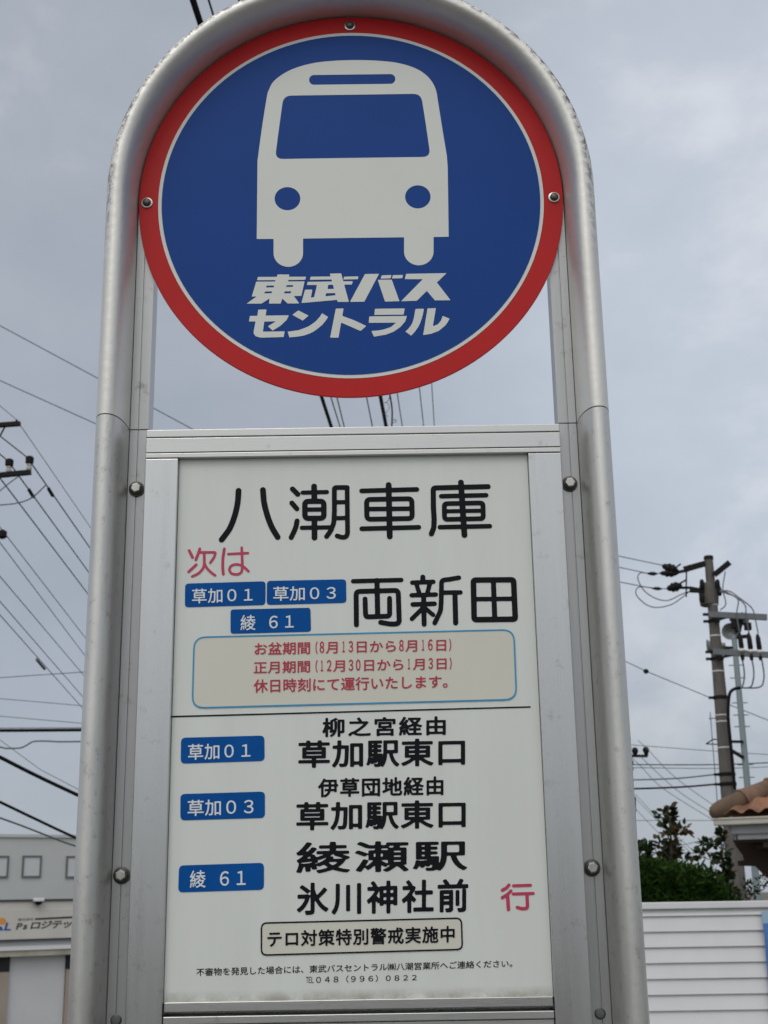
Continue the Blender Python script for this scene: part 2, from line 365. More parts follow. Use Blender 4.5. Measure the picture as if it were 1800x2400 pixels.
def text_loops(cells, quad, y, bold=0.0, rnd=1, shear=0.0, proj=None):
    """cells: [(char, x in em)]; quad: xL, xR, topL, botL, topR, botR in picture pixels around the inked string"""
    loops = []
    for ch, x in cells:
        for p in glyph_bold(ch, bold, ord(ch) < 128, rnd): q = p.copy(); q[:,0] += x + shear*p[:,1]; loops.append(q)
    a = np.vstack(loops); x0, y0 = a.min(0); x1, y1 = a.max(0)
    xL, xR, tL, bL, tR, bR = quad; res = []
    pj = proj or (lambda px, py: sp(px, py, y))
    for p in loops:
        s = (p[:,0]-x0)/(x1-x0); v = (p[:,1]-y0)/(y1-y0)
        px = xL + s*(xR-xL); py = (bL + s*(bR-bL))*(1-v) + (tL + s*(tR-tL))*v
        res.append(np.array([pj(a_, b_) for a_, b_ in zip(px, py)]))
    return res
def cells(txt, pitch=1.0):
    x = 0; r = []
    for ch in txt:
        if ch != '　': r.append((ch, x))
        x += (0.5 if ord(ch) < 128 else 1.0)*pitch
    return r
def flat(name, loops, y, m, parent):
    vs, fs = fill(loops, y); return MB().add(vs, fs).build(name, m, parent)
# stroke letters drawn with a round pen
def catmull(pts, k=8):
    p = [np.array(a, float) for a in pts]; p = [2*p[0]-p[1]] + p + [2*p[-1]-p[-2]]; r = []
    for i in range(1, len(p)-2):
        for t in np.linspace(0, 1, k, endpoint=False):
            r.append(0.5*((2*p[i]) + (-p[i-1]+p[i+1])*t + (2*p[i-1]-5*p[i]+4*p[i+1]-p[i+2])*t*t + (-p[i-1]+3*p[i]-3*p[i+1]+p[i+2])*t**3))
    r.append(p[-2]); return r
def fillet(pts, rad, closed=False):
    p = [np.array(a, float) for a in pts]; n = len(p); r = []
    for i in range(n):
        if not closed and i in (0, n-1): r.append(p[i]); continue
        a, b, c = p[i-1], p[i], p[(i+1) % n]; u = (a-b)/np.hypot(*(a-b)); v = (c-b)/np.hypot(*(c-b))
        q = min(rad, np.hypot(*(a-b))/2, np.hypot(*(c-b))/2); s, e_ = b+u*q, b+v*q
        for t in np.linspace(0, 1, 6): r.append(s*(1-t)**2 + 2*b*t*(1-t) + e_*t*t)
    if closed: r.append(r[0])
    return r
def pen(strokes, z, y, h=0.00045):
    """strokes: (points in zoom pixels, width in zoom pixels, kind, arg) -> loops on the sign plane"""
    segs = []
    for st in strokes:
        pts, wd = st[0], st[1]; kind = st[2] if len(st) > 2 else 'l'
        if kind == 's': pts = catmull(pts)
        elif kind == 'f': pts = fillet(pts, st[3])
        elif kind == 'c': pts = fillet(pts, st[3], True)
        q = [np.array(sp(*z(*p), y)) for p in pts]
        a = np.array(sp(*z(*pts[0]), y)); b = np.array(sp(*z(pts[0][0]+100, pts[0][1]), y)); sc2 = np.hypot(*(a-b))/100
        segs.append((q, wd*sc2/2))
    allp = np.vstack([np.array(q) for q, _ in segs]); m = max(r for _, r in segs) + 4*h
    xs = np.arange(allp[:,0].min()-m, allp[:,0].max()+m, h); ys = np.arange(allp[:,1].min()-m, allp[:,1].max()+m, h)
    P = np.stack(np.meshgrid(xs, ys), -1); F = np.full(P.shape[:2], 1e9)
    for q, r in segs:
        for a, b in zip(q[:-1], q[1:]): F = np.minimum(F, seg_d(P, a, b)-r)
    return contours(F, xs[0], ys[0], h)
def shape(add, sub, z, y, h=0.0004):
    f = lambda polys: [np.array([sp(*z(*p), y) for p in pl]) for pl in polys]
    A, S = f(add), f(sub); a = np.vstack(A)
    xs = np.arange(a[:,0].min()-4*h, a[:,0].max()+4*h, h); ys = np.arange(a[:,1].min()-4*h, a[:,1].max()+4*h, h)
    P = np.stack(np.meshgrid(xs, ys), -1); F = np.full(P.shape[:2], 1e9)
    for pl in A: F = np.minimum(F, poly_sd(P, [pl]))
    for pl in S: F = np.maximum(F, -poly_sd(P, [pl]))
    return contours(F, xs[0], ys[0], h)
def rrect(TL, TR, BL, BR, rad, y, inset=0.0):          # rounded quadrilateral from its picture corners
    c = [np.array(sp(*p, y)) for p in (TL, TR, BR, BL)]; ce = sum(c)/4
    if inset:
        c = [p + np.sign(ce-p)*inset for p in c]; rad = max(rad-inset, 0.0005)
    return np.array(fillet(c, rad, True)[:-1])

# ================================================================== GROUND
def terr(x, y):
    t = min(1, max(0, (y-8)/27)); return -2.5*t*t*(3-2*t)
gm = MB(); xs = np.concatenate([np.linspace(-900, -70, 8), np.linspace(-60, 60, 31), np.linspace(70, 900, 8)])
ys = np.concatenate([np.linspace(-700, -20, 7), np.linspace(-14, 50, 33), np.linspace(60, 1500, 10)])
gv = [(x, y, terr(x, y)-0.03) for y in ys for x in xs]; nx = len(xs)
gm.add(gv, [(j*nx+i, j*nx+i+1, (j+1)*nx+i+1, (j+1)*nx+i) for j in range(len(ys)-1) for i in range(nx-1)])
put(gm.build('ground', GROUND, smooth=True, origin=(0,0,0)), kind='structure')
pv = MB().bbox(-60, 60, -1.75, 1.6, -0.1, 0.0, 0.02); put(pv.build('pavement', PAVE), kind='structure')
kb = MB().bbox(-60, 60, -1.92, -1.752, -0.2, 0.004, 0.02); put(kb.build('kerb', PAVE), kind='structure')
rd = MB().box(-60, 60, -9.5, -1.924, -0.3, -0.13); put(rd.build('road', ASPH), kind='structure')
ln = MB().box(-60, 60, -2.5, -2.35, -0.129, -0.126); put(ln.build('road_edge_line', WBAR), kind='structure')

# ================================================================== BUS STOP SIGN
SIGN = thing('bus_stop_sign', (0, 0, 0), 'tall arched aluminium bus stop sign with a round blue disc and a white timetable board', 'bus stop sign')
STRIP_Y, DISC_Y, PANEL_Y, RAIL_Y = 0.006, 0.0, -0.006, -0.012
R_IN, R_MID, R_OUT = 0.2005, 0.2190, 0.2481; JZ = -0.2455
# cross section from the inner edge of the flange to the tube (r outward, y towards the back)
def tube_prof():
    p = []; yf = -0.040
    p += [(R_IN, 0.030), (R_IN, STRIP_Y), (R_IN+0.0088, STRIP_Y), (R_IN+0.0091, STRIP_Y+0.0012), (R_IN+0.0099, STRIP_Y+0.0012), (R_IN+0.0102, STRIP_Y), (R_MID-0.0008, STRIP_Y), (R_MID-0.0004, STRIP_Y+0.001), (R_MID, STRIP_Y)]
    cx, ax = (R_MID+R_OUT)/2, (R_OUT-R_MID)/2           # rounded nose
    for i in range(1, 22):
        t = math.pi*i/22; c, q = -math.cos(t), math.sin(t)
        p.append((cx + ax*math.copysign(abs(c)**0.85, c), STRIP_Y - (STRIP_Y-yf)*q**0.9))
    p.append((R_OUT, STRIP_Y))
    p += [(R_OUT, 0.012), (R_OUT-0.003, 0.028), (R_OUT-0.008, 0.034), (R_IN+0.01, 0.034)]
    return p
PROF = tube_prof()
def post(sgn, z0, z1, name, m):
    b = MB(); n = len(PROF)
    zs = [z0, z1]
    vs = [(sgn*r, y, HZ+z) for z in zs for r, y in PROF]
    fs = [(k, (k+1) % n, n+(k+1) % n, n+k) for k in range(n)] + [tuple(range(n)), tuple(n+k for k in range(n))[::-1]]
    if sgn < 0: fs = [f[::-1] for f in fs]
    fs = [f[::-1] for f in fs]
    b.add(vs, fs); b.mi = [1 if i < 8 else 0 for i in range(len(fs))]; return b.build(name, [m, STRIP], SIGN, smooth=True, angle=32)
for s in (-1, 1): put(post(s, -HZ, JZ-0.0006, 'post', TUBE), 'straight rounded aluminium post of the sign')
b = MB(); n = len(PROF); path = [(-1, JZ+0.0006, 0)] ; rings = []
for (cx, cz, ang) in [('L', JZ+0.0006, 0), ('L', -0.001, 0)] + [('A', 0, t) for t in np.linspace(0, 180, 61)] + [('R', -0.001, 0), ('R', JZ+0.0006, 0)]:
    if cx == 'L': rings.append([(-r, y, HZ+cz) for r, y in PROF])
    elif cx == 'R': rings.append([(r, y, HZ+cz) for r, y in PROF])
    else:
        t = R_(ang); rings.append([(-r*math.cos(t), y, HZ + r*math.sin(t)) for r, y in PROF])
vs = [v for r in rings for v in r]
fs = [(i*n+k, i*n+(k+1) % n, (i+1)*n+(k+1) % n, (i+1)*n+k) for i in range(len(rings)-1) for k in range(n)]
fs += [tuple(range(n))[::-1], tuple((len(rings)-1)*n+k for k in range(n))]
b.add(vs, fs); b.mi = [1 if i < (len(rings)-1)*n and i % n < 8 else 0 for i in range(len(fs))]; b.build('arch', [ARCH, STRIP], SIGN, smooth=True, angle=32)
# rails, stiles
SX0, SX1 = 0.1676, 0.1992
tr = MB(); zt, zb = -0.2525, -0.2812
for a, c, dy in ((zt, -0.2602, 0), (-0.2608, -0.2757, 0.0004), (-0.2763, zb, 0)):
    tr.bbox(-SX1, SX1, RAIL_Y+dy, 0.026, HZ+c, HZ+a, 0.0007)
tr.box(-SX1+.001, SX1-.001, RAIL_Y+0.0035, 0.024, HZ+zb+.001, HZ+zt-.001)
tr.build('top_rail', ALUH, SIGN)
for s in (-1, 1):
    st = MB(); x0, x1 = sorted((s*SX0, s*SX1))
    st.bbox(x0, x1, RAIL_Y, 0.024, HZ-1.95, HZ-0.2818, 0.0009)
    st.build('stile', ALU, SIGN)
br = MB(); br.bbox(-0.1668, 0.1668, RAIL_Y+0.003, 0.02, HZ-0.7802, HZ-0.7720, 0.0007); br.build('bottom_rail', ALUH, SIGN)
lr = MB(); lr.bbox(-0.1672, 0.1672, RAIL_Y+0.002, 0.02, HZ-0.790, HZ-0.7835, 0.0007); lr.bbox(-0.1672, 0.1672, RAIL_Y+0.004, 0.02, HZ-0.803, HZ-0.7905, 0.0007)
lr.build('lower_rail', ALUH, SIGN)
lp = MB(); lp.box(-0.1672, 0.1672, -0.002, 0.012, HZ-1.93, HZ-0.80); lp.build('lower_panel', PANEL, SIGN)
bp_ = MB(); bp_.bbox(-0.1990, 0.1990, 0.0262, 0.031, HZ-1.95, HZ-0.2530, 0.001); bp_.build('back_plate', ALU, SIGN)
ba = MB(); ba.bbox(-0.34, 0.34, -0.20, 0.20, 0.002, 0.12, 0.015); ba.build('concrete_base', PAVE, SIGN)
# notice panel
NP = MB().bbox(-0.1674, 0.1674, PANEL_Y, 0.006, HZ-0.7735, HZ-0.2810, 0.0004).build('notice_panel', PANEL, SIGN)
# fixings
def Ty(x, y, z, rot=0): return Matrix.Translation((x, y, z)) @ Matrix.Rotation(R_(90), 4, 'X') @ Matrix.Rotation(rot, 4, 'Z')
def bolt(x, z, rot):
    o = MB(); T = Ty(x, STRIP_Y, HZ+z, rot)
    o.lathe([(0.0074, 0.0006), (0.0076, 0.0012), (0.0076, 0.0016), (0.0070, 0.0019)], 32, T)
    o.lathe([(0.0060, 0.0020), (0.0063, 0.0026), (0.0060, 0.0034), (0.0053, 0.0038)], 28, T)
    w_ = o.build('bolt', WASH, SIGN, smooth=True, angle=50)
    h = MB(); h.lathe([(0.0052, 0.0036), (0.0052, 0.0066), (0.0045, 0.0072), (0.0038, 0.0073)], 6, T); h.build('bolt_head', STEEL, w_)
for x, z, r in ((-0.2096, -0.3066, 0.3), (0.2082, -0.308, 0.1), (-0.2098, -0.6660, 0.6), (0.2085, -0.6660, 0.2)): bolt(x, z, r)
for x, z in ((-0.2100, -0.7868), (0.2085, -0.7878)):
    o = MB(); T = Ty(x, STRIP_Y, HZ+z); o.lathe([(0.0048, 0.0003), (0.0048, 0.0012), (0.0040, 0.0017)], 28, T); r_ = o.build('rivet', WASH, SIGN, smooth=True)
    h = MB(); h.lathe([(0.0037, 0.0016), (0.0035, 0.0021), (0.001, 0.0024)], 24, T); h.build('rivet_pin', GALV, r_, smooth=True)
for zz in (-1.2, -1.7):
    bolt(-0.2098, zz, 0.4); bolt(0.2085, zz, 0.15)
# round sign
def ring(r0, r1, y, seg=160):
    o = MB(); vs = [(r*math.cos(2*math.pi*k/seg), y, HZ + r*math.sin(2*math.pi*k/seg)) for r in (r0, r1) for k in range(seg)]
    return o.add(vs, [(k, (k+1) % seg, seg+(k+1) % seg, seg+k) for k in range(seg)])
def disc(r, y, seg=160):
    return MB().add([(r*math.cos(2*math.pi*k/seg), y, HZ + r*math.sin(2*math.pi*k/seg)) for k in range(seg)], [tuple(range(seg))])
T0 = Ty(0, 0, HZ)
DISC = MB().lathe([(0.2150, -0.003), (0.2172, -0.0026), (0.2175, -0.002), (0.2175, -0.0006), (0.2171, 0.0)], 160, T0).build('round_sign', RED, SIGN, smooth=True, angle=30)
ring(0.1936, 0.1976, DISC_Y-0.0003).build('white_ring', WHITE, DISC)
disc(0.1940, DISC_Y-0.0006).build('blue_field', BLUE, DISC)
YD = DISC_Y-0.0009
z7 = zm(580, 120, 3.318)
def arc(cx, cy, rx, ry, a0, a1, n=18): return [(cx+rx*math.cos(R_(a)), cy+ry*math.sin(R_(a))) for a in np.linspace(a0, a1, n)]
roofl = catmull([(78, 850), (112, 600), (150, 360), (165, 305), (195, 245), (250, 195), (330, 148), (430, 112), (550, 86), (700, 73), (850, 69), (1000, 73), (1150, 88), (1280, 122), (1370, 170), (1430, 230), (1465, 300), (1480, 380), (1515, 600), (1550, 810)], 5)
bus = [(72, 1460)] + [tuple(p) for p in roofl] + [(1557, 900), (1565, 1443), (1447, 1445), (1447, 1555)] + arc(1332.5, 1560, 114.5, 105, 0, 180) + [(1218, 1447), (432, 1457), (432, 1565)] + arc(317.5, 1572, 114.5, 105, 0, 180) + [(203, 1460)]
slot = arc(1112, 216, 38, 38, -90, 90) + arc(517, 223, 38, 38, 90, 270)
wind = fillet([(278, 345), (1352, 331), (1424, 822), (214, 839)], 1)
wind = [tuple(p) for p in fillet([(280, 346), (1350, 331), (1386, 560), (1424, 822), (800, 830), (214, 839), (245, 600)], 62, True)[:-1]]
bus_l = shape([bus], [slot, wind, arc(311, 1147, 100, 90, 0, 354, 60), arc(1325, 1133, 99, 90, 0, 354, 60)], z7, YD)
flat('bus_emblem', bus_l, YD, WHITE, DISC)
z5 = zm(570, 630, 6.381); Q = 240*6.381
def s6(pl): return [(x+Q, y) for x, y in pl]
tobu = [
 [(220,122),(940,118),(928,165),(205,172)], [(515,85),(690,85),(668,200),(474,200)], [(195,192),(918,188),(870,405),(128,415)],
 [(210,408),(420,400),(400,440),(275,520),(50,522)], [(400,395),(605,395),(560,520),(385,520)], [(575,395),(750,400),(840,518),(660,518),(583,440)],
 [(1010,118),(1305,115),(1318,160),(995,165)], [(1296,72),(1465,68),(1580,495),(1410,495)], [(965,195),(1640,185),(1625,235),(950,243)], [(1510,118),(1722,113),(1715,155),(1498,160)],
 [(1105,235),(1272,232),(1262,303),(1362,300),(1384,362),(1240,366),(1228,412),(1400,393),(1400,465),(870,512),(925,312),(1035,310),(1012,430),(1060,426)],
 s6([(290,78),(500,75),(280,492),(65,495)]), s6([(480,165),(690,162),(805,485),(590,490)]), s6([(540,97),(685,93),(675,142),(525,148)]), s6([(705,95),(860,92),(848,140),(695,145)]),
 s6([(905,75),(1510,65),(1365,205),(1570,470),(1335,472),(1215,330),(1065,478),(830,485),(1155,155),(885,155)])]
tsub = [[(350,252),(465,250),(455,278),(342,280)], [(650,245),(748,243),(740,270),(640,272)], [(325,340),(432,338),(425,365),(315,368)], [(620,338),(720,336),(712,366),(610,368)]]
flat('operator_lettering', shape(tobu, tsub, z5, YD), YD, WHITE, DISC)
cent = [
 [(225,610),(350,608),(335,700),(685,695),(650,765),(560,850),(440,925),(370,860),(430,822),(490,785),(315,790),(295,940),(620,935),(605,1020),(260,1030),(190,1010),(160,975),(155,940),(185,788),(85,788),(100,705),(212,703)],
 [(735,688),(825,622),(978,700),(890,775)],
 [(665,940),(820,920),(900,893),(980,860),(1040,820),(1090,780),(1140,725),(1180,665),(1270,720),(1225,788),(1180,840),(1115,895),(1050,940),(980,974),(900,1000),(800,1016),(690,1025)],
 [(1385,595),(1502,593),(1425,1030),(1300,1030)], [(1470,700),(1660,770),(1841,855),(1755,930),(1600,862),(1455,800)],
 s6([(440,598),(885,592),(868,685),(428,690)]), s6([(355,712),(918,705),(890,790),(820,870),(720,940),(600,985),(425,1015),(385,930),(480,923),(560,910),(680,870),(755,805),(345,808)]),
 s6([(1045,600),(1172,597),(1158,672),(1140,740),(1115,812),(1080,880),(1030,948),(980,1000),(895,940),(940,895),(980,845),(1005,792),(1020,740)]),
 s6([(1225,592),(1350,588),(1305,860),(1380,830),(1430,770),(1450,705),(1555,745),(1525,800),(1490,850),(1390,930),(1270,975),(1160,990)])]
flat('operator_lettering', shape(cent, [], z5, YD), YD, WHITE, DISC)
def screw(x, z):
    o = MB(); T = Ty(x, DISC_Y, HZ+z); o.lathe([(0.0058, 0.0002), (0.0058, 0.0010), (0.0051, 0.0013)], 28, T); w_ = o.build('screw', STEEL, DISC, smooth=True)
    h = MB(); h.lathe([(0.0042, 0.0012), (0.0041, 0.0026), (0.0036, 0.0036), (0.0026, 0.0043), (0.0012, 0.0047)], 24, T); h.v = h.v
    h.build('screw', WASH, DISC, smooth=True); return w_
for x, z in ((-0.2090, -0.0016), (0.2082, -0.0022), (0.0006, 0.2062)):
    o = MB(); T = Ty(x, DISC_Y, HZ+z); o.lathe([(0.0058, 0.0002), (0.0058, 0.0010), (0.0051, 0.0013)], 28, T)
    o.lathe([(0.0043, 0.0012), (0.0042, 0.0028), (0.0036, 0.0038), (0.0026, 0.0045), (0.0012, 0.0048)], 24, T, mi=1)
    o.build('screw', [STEEL, WASH], DISC, smooth=True)

# ---- writing on the notice panel
YL = PANEL_Y-0.0004
zA, zB, zC, zD, zE = zm(500, 1110, 4.879), zm(820, 1110, 4.879), zm(810, 1330, 3.95), zm(420, 1270, 9.217), zm(1160, 2050, 15.08)
name_l = []
name_l += pen([([(288,195),(278,330),(245,480),(185,630),(95,755)], 66, 's'), ([(567,185),(580,330),(618,480),(668,610),(735,725)], 66, 's')], zA, YL)
name_l += pen([([(905,175),(965,235)],60), ([(898,335),(955,402)],58), ([(957,540),(940,620),(890,730)],58,'s'), ([(1022,217),(1298,210)],50), ([(1152,145),(1155,310)],66),
  ([(1046,317),(1263,315),(1264,509),(1047,511)],62,'c',42), ([(1047,411),(1263,409)],52), ([(1012,619),(1330,614)],50), ([(1155,515),(1157,732)],66),
  ([(1530,158),(1535,690),(1515,727),(1470,729),(1415,712)],54,'f',22), ([(1530,158),(1383,158),(1385,420),(1378,560),(1345,650),(1295,718)],56,'f',25), ([(1385,327),(1530,325)],50), ([(1385,510),(1530,506)],50)], zA, YL)
name_l += pen([([(135,197),(765,180)],56), ([(443,128),(456,718)],66), ([(190,295),(708,286),(713,512),(195,522)],58,'c',45), ([(195,405),(710,400)],54), ([(137,630),(787,613)],56)], zB, YL)
name_l += pen([([(1270,100),(1310,702)],66), ([(1580,148),(953,163),(955,400),(964,520),(960,620),(932,688)],60,'f',30), ([(1045,258),(1558,246)],54),
  ([(1079,343),(1522,334),(1526,514),(1083,523)],56,'c',34), ([(1082,430),(1524,423)],48), ([(1030,612),(1600,600)],54)], zB, YL)
flat('place_name_lettering', name_l, YL, INK, NP)
nx_l = pen([([(70,127),(515,115)],42), ([(290,120),(297,450)],48), ([(100,530),(97,222),(487,211),(497,520),(420,525),(325,508)],47,'f',34), ([(180,292),(185,457),(408,450),(407,285)],46,'f',26)], zC, YL)
nx_l += pen([([(715,88),(716,130)],46), ([(617,140),(812,132)],42), ([(655,150),(684,245)],42), ([(780,145),(756,240)],42), ([(612,257),(835,250)],42), ([(622,342),(823,335)],44), ([(722,255),(727,525)],46), ([(712,378),(614,475)],42), ([(738,378),(810,438)],40),
  ([(1048,94),(960,110),(888,117),(886,300),(880,400),(825,513)],44,'f',30), ([(905,232),(1063,230)],42), ([(1012,235),(1019,512)],48)], zC, YL)
nx_l += pen([([(1183,116),(1555,113),(1571,478),(1190,483)],52,'c',22), ([(1368,115),(1381,480)],47), ([(1190,293),(1560,289)],42)], zC, YL)
flat('next_stop_lettering', nx_l, YL, INK, NP)
tsugi = pen([([(215,185),(288,335)],62), ([(368,492),(205,645)],62), ([(445,148),(415,240),(360,385)],60,'s'), ([(432,225),(785,225),(755,330),(672,450)],56,'f',30), ([(540,235),(540,470),(500,590),(400,690),(280,745)],58,'s'), ([(548,470),(600,570),(690,660),(775,722)],56,'s')], zD, YL, 0.0003)
tsugi += pen([([(975,150),(945,350),(940,550),(953,695)],62,'s'), ([(1058,262),(1485,240)],54), ([(1350,122),(1360,400),(1362,560),(1335,660),(1250,700),(1130,680),(1085,600),(1120,520),(1220,485),(1330,503),(1420,560),(1495,635)],56,'s')], zD, YL, 0.0003)
flat('next_heading_lettering', tsugi, YL, REDINK, NP)
yuki = pen([([(495,365),(400,470),(260,548)],112,'s'), ([(565,575),(440,700),(260,812)],112,'s'), ([(445,720),(478,1225)],124), ([(655,392),(1260,372)],104), ([(645,682),(1355,662)],104), ([(1130,680),(1155,1190),(950,1205),(790,1155)],116,'f',90)], zE, YL, 0.0003)
flat('bound_for_lettering', yuki, YL, REDINK, NP)
def line(name, txt, quad, pitch=1.0, bold=0.0, rnd=1, m=INK, y=YL, parent=NP, cl=None):
    return flat(name, text_loops(cl or cells(txt, pitch), quad, y, bold, rnd), y, m, parent)
line('route_lettering', '柳之宮経由', (755.4, 1044.9, 1682.5, 1727.7, 1678.3, 1722.7), 1.08, 0.026, 2)
line('route_lettering', '草加駅東口', (699.1, 1090.1, 1736, 1800.3, 1728.8, 1794), 1.02, 0.023, 2)
line('route_lettering', '伊草団地経由', (745.4, 1039.3, 1824.7, 1869, 1819.2, 1863.5), 1.04, 0.026, 2)
line('route_lettering', '草加駅東口', (694.4, 1091.5, 1880.2, 1946.7, 1873.8, 1940.3), 1.02, 0.023, 2)
line('route_lettering', '綾瀬駅', (694.4, 1095, 1973.9, 2048, 1968.6, 2039), 1.04, 0.018, 2)
line('route_lettering', '氷川神社前', (695.5, 1097.6, 2069, 2145, 2058.8, 2138), 1.08, 0.025, 2)
line('caution_lettering', '不審物を発見した場合には、東武バスセントラル㈱八潮営業所へご連絡ください。', (460.3, 1200.8, 2269.5, 2287.9, 2249.3, 2266.6), 1.0, 0.008, 0)
line('caution_lettering', '℡０４８（９９６）０８２２', (717.2, 976.7, 2287.9, 2305.7, 2283, 2298.5), 1.0, 0.008, 0)
# divider line
dv = [np.array(sp(*p, YL)) for p in ((401.4, 1677.8), (401.4, 1681.4), (1243.4, 1658.4), (1243.4, 1655.0))]
flat('divider_line', [np.array(dv)], YL, INK, NP)
# cream notice boxes with a line round them
def notice_box(name, TL, TR, BL, BR, rad, lw, lm):
    o = flat(name, [rrect(TL, TR, BL, BR, rad, YL, lw)], YL, CREAM, NP)
    flat('border_line', [rrect(TL, TR, BL, BR, rad, YL-0.0003), rrect(TL, TR, BL, BR, rad, YL-0.0003, lw)], YL-0.0003, lm, NP)
    return o
notice_box('holiday_sticker', (453.5, 1492), (1206, 1474), (448.8, 1661), (1212.5, 1641), 0.0115, 0.0014, LBLUE)
notice_box('alert_sticker', (611, 2161.7), (1083, 2150), (611, 2240.4), (1085.5, 2226.8), 0.0055, 0.0013, INK)
YT = YL-0.0005
line('holiday_lettering', 'お盆期間(8月13日から8月16日)', (596.7, 1057.5, 1505.8, 1536, 1496.7, 1525.8), 1.0, 0.014, 1, REDTXT, YT)
line('holiday_lettering', '正月期間(12月30日から1月3日)', (594.3, 1058.5, 1549.7, 1579.4, 1540.5, 1568.9), 1.0, 0.014, 1, REDTXT, YT)
line('holiday_lettering', '休日時刻にて運行いたします。', (594.3, 1049, 1592, 1624, 1582, 1612), 1.0, 0.014, 1, REDTXT, YT)
line('alert_lettering', 'テロ対策特別警戒実施中', (626.5, 1065.7, 2182, 2220.3, 2169.5, 2208.5), 1.04, 0.022, 1, INK, YT)
# route badges: blue vinyl with white writing
def badge(TL, TR, BL, BR, rad, cl, quad):
    y2 = YL-0.0004
    v1, f1 = fill([rrect(TL, TR, BL, BR, rad, YL)], YL); v2, f2 = fill(text_loops(cl, quad, y2, 0.010, 1), y2)
    MB().add(v1, f1, 0).add(v2, f2, 1).build('route_badge', [BADGE, BWHITE], NP)
K1, K3, A6 = [('草',0),('加',1),('０',2),('１',3)], [('草',0),('加',1),('０',2),('３',3)], [('綾',0),('６',1.6),('１',2.6)]
badge((433.9,1367.7),(622.5,1362.2),(433.2,1423.4),(622,1417.8), .0036, K1, (449.9,592.2,1379.9,1414.6,1376,1410.3))
badge((625.6,1361.4),(811.1,1357.6),(625.1,1417.8),(811.9,1412.8), .0036, K3, (640.3,787,1374.8,1408.7,1372.3,1405.7))
badge((540.3,1428.5),(727.6,1424.2),(540.3,1485.4),(728.9,1480.4), .0030, A6, (563.8,688.4,1441.6,1477.8,1438,1473.5))
badge((424.3,1729),(619.6,1723.8),(423.4,1789.8),(620.3,1783.3), .0042, K1, (440.8,587,1744.2,1781.8,1739.9,1776.3))
badge((422.8,1861),(620.9,1855.1),(422.8,1922.8),(620.9,1917), .0042, K3, (439.7,594.2,1875,1913,1870.7,1908.7))
badge((419.6,2028.5),(618.6,2022),(417.5,2091.6),(618.6,2085.3), .0042, A6, (445,576,2040.2,2081.5,2036,2077.3))

# ================================================================== WHITE FENCE, BANNER (right)
FD = 9.0
b1, b2 = at(1400, 2118, FD), at(1800, 2109.5, FD)
FT = (at(1600, 2114, FD)).z
FEN = thing('white_fence', (2.0, CAM[1]+FD, 0), 'white fence of horizontal lapped boards behind the sign on the right', 'fence')
pk = 35.7/FPX*FD*0.925
fy = CAM[1]+FD
cap = MB().bbox(0.3, 6.5, fy-0.03, fy+0.06, FT-0.042, FT, 0.004); cap.build('coping', FENCE, FEN)
bd = MB(); zt = FT-0.0425; k = 0; hh = 0.046
while zt > 0.0:
    zb2 = zt-hh
    yb, yt2 = fy-0.012, fy+0.004
    bd.add([(0.3, yt2, zt), (6.5, yt2, zt), (6.5, yb, zb2+0.004), (0.3, yb, zb2+0.004), (0.3, yb+0.004, zb2), (6.5, yb+0.004, zb2), (6.5, fy+0.012, zb2), (0.3, fy+0.012, zb2)],
           [(3,2,1,0), (4,5,2,3), (7,6,5,4)])
    zt = zb2-0.0005; hh = pk
bd.build('boards', FENCE, FEN)
for x in (0.32, 2.3, 4.3, 6.3):
    MB().box(x, x+0.06, fy+0.013, fy+0.06, -0.03, FT-0.044).build('fence_post', GALV, FEN)
bt = at(1784, 2137, FD-0.03); bb2 = at(1800, 2290, FD-0.03)
bm_ = MB(); nz, nxb = 14, 14
for j in range(nz+1):
    for i in range(nxb+1):
        u, v = i/nxb, j/nz
        bm_.v.append((bt.x + (bb2.x-bt.x)*v*1.6 + 0.75*u, bt.y - 0.012*math.sin(u*9+v*5) - 0.008*math.sin(v*13), bt.z - 1.0*v + 0.02*u))
for j in range(nz):
    for i in range(nxb):
        a = j*(nxb+1)+i; bm_.f.append((a, a+nxb+1, a+nxb+2, a+1)); bm_.mi.append(1 if j == 0 else 0)
bn = bm_.build('banner', [BANNER, mat('banner_hem', (0.28, 0.42, 0.55), 0.8)], None, smooth=True)
put(bn, 'blue cloth banner tied to the right end of the white fence', 'banner')

# ================================================================== PLANTS
def leafmesh(pts, dirs, nrm, L, W, fold=0.15):
    b = MB()
    for p, d, n, l, wd in zip(pts, dirs, nrm, L, W):
        d = Vector(d).normalized(); n = Vector(n); n = (n - d*n.dot(d)).normalized(); s = d.cross(n); p = Vector(p)
        q = [p, p+d*l*.3+s*wd*.5+n*wd*fold, p+d*l*.7+s*wd*.42+n*wd*fold, p+d*l, p+d*l*.7-s*wd*.42+n*wd*fold, p+d*l*.3-s*wd*.5+n*wd*fold]
        b.add(q, [(0,1,2,3), (0,3,4,5)])
    return b
HD = 10.2
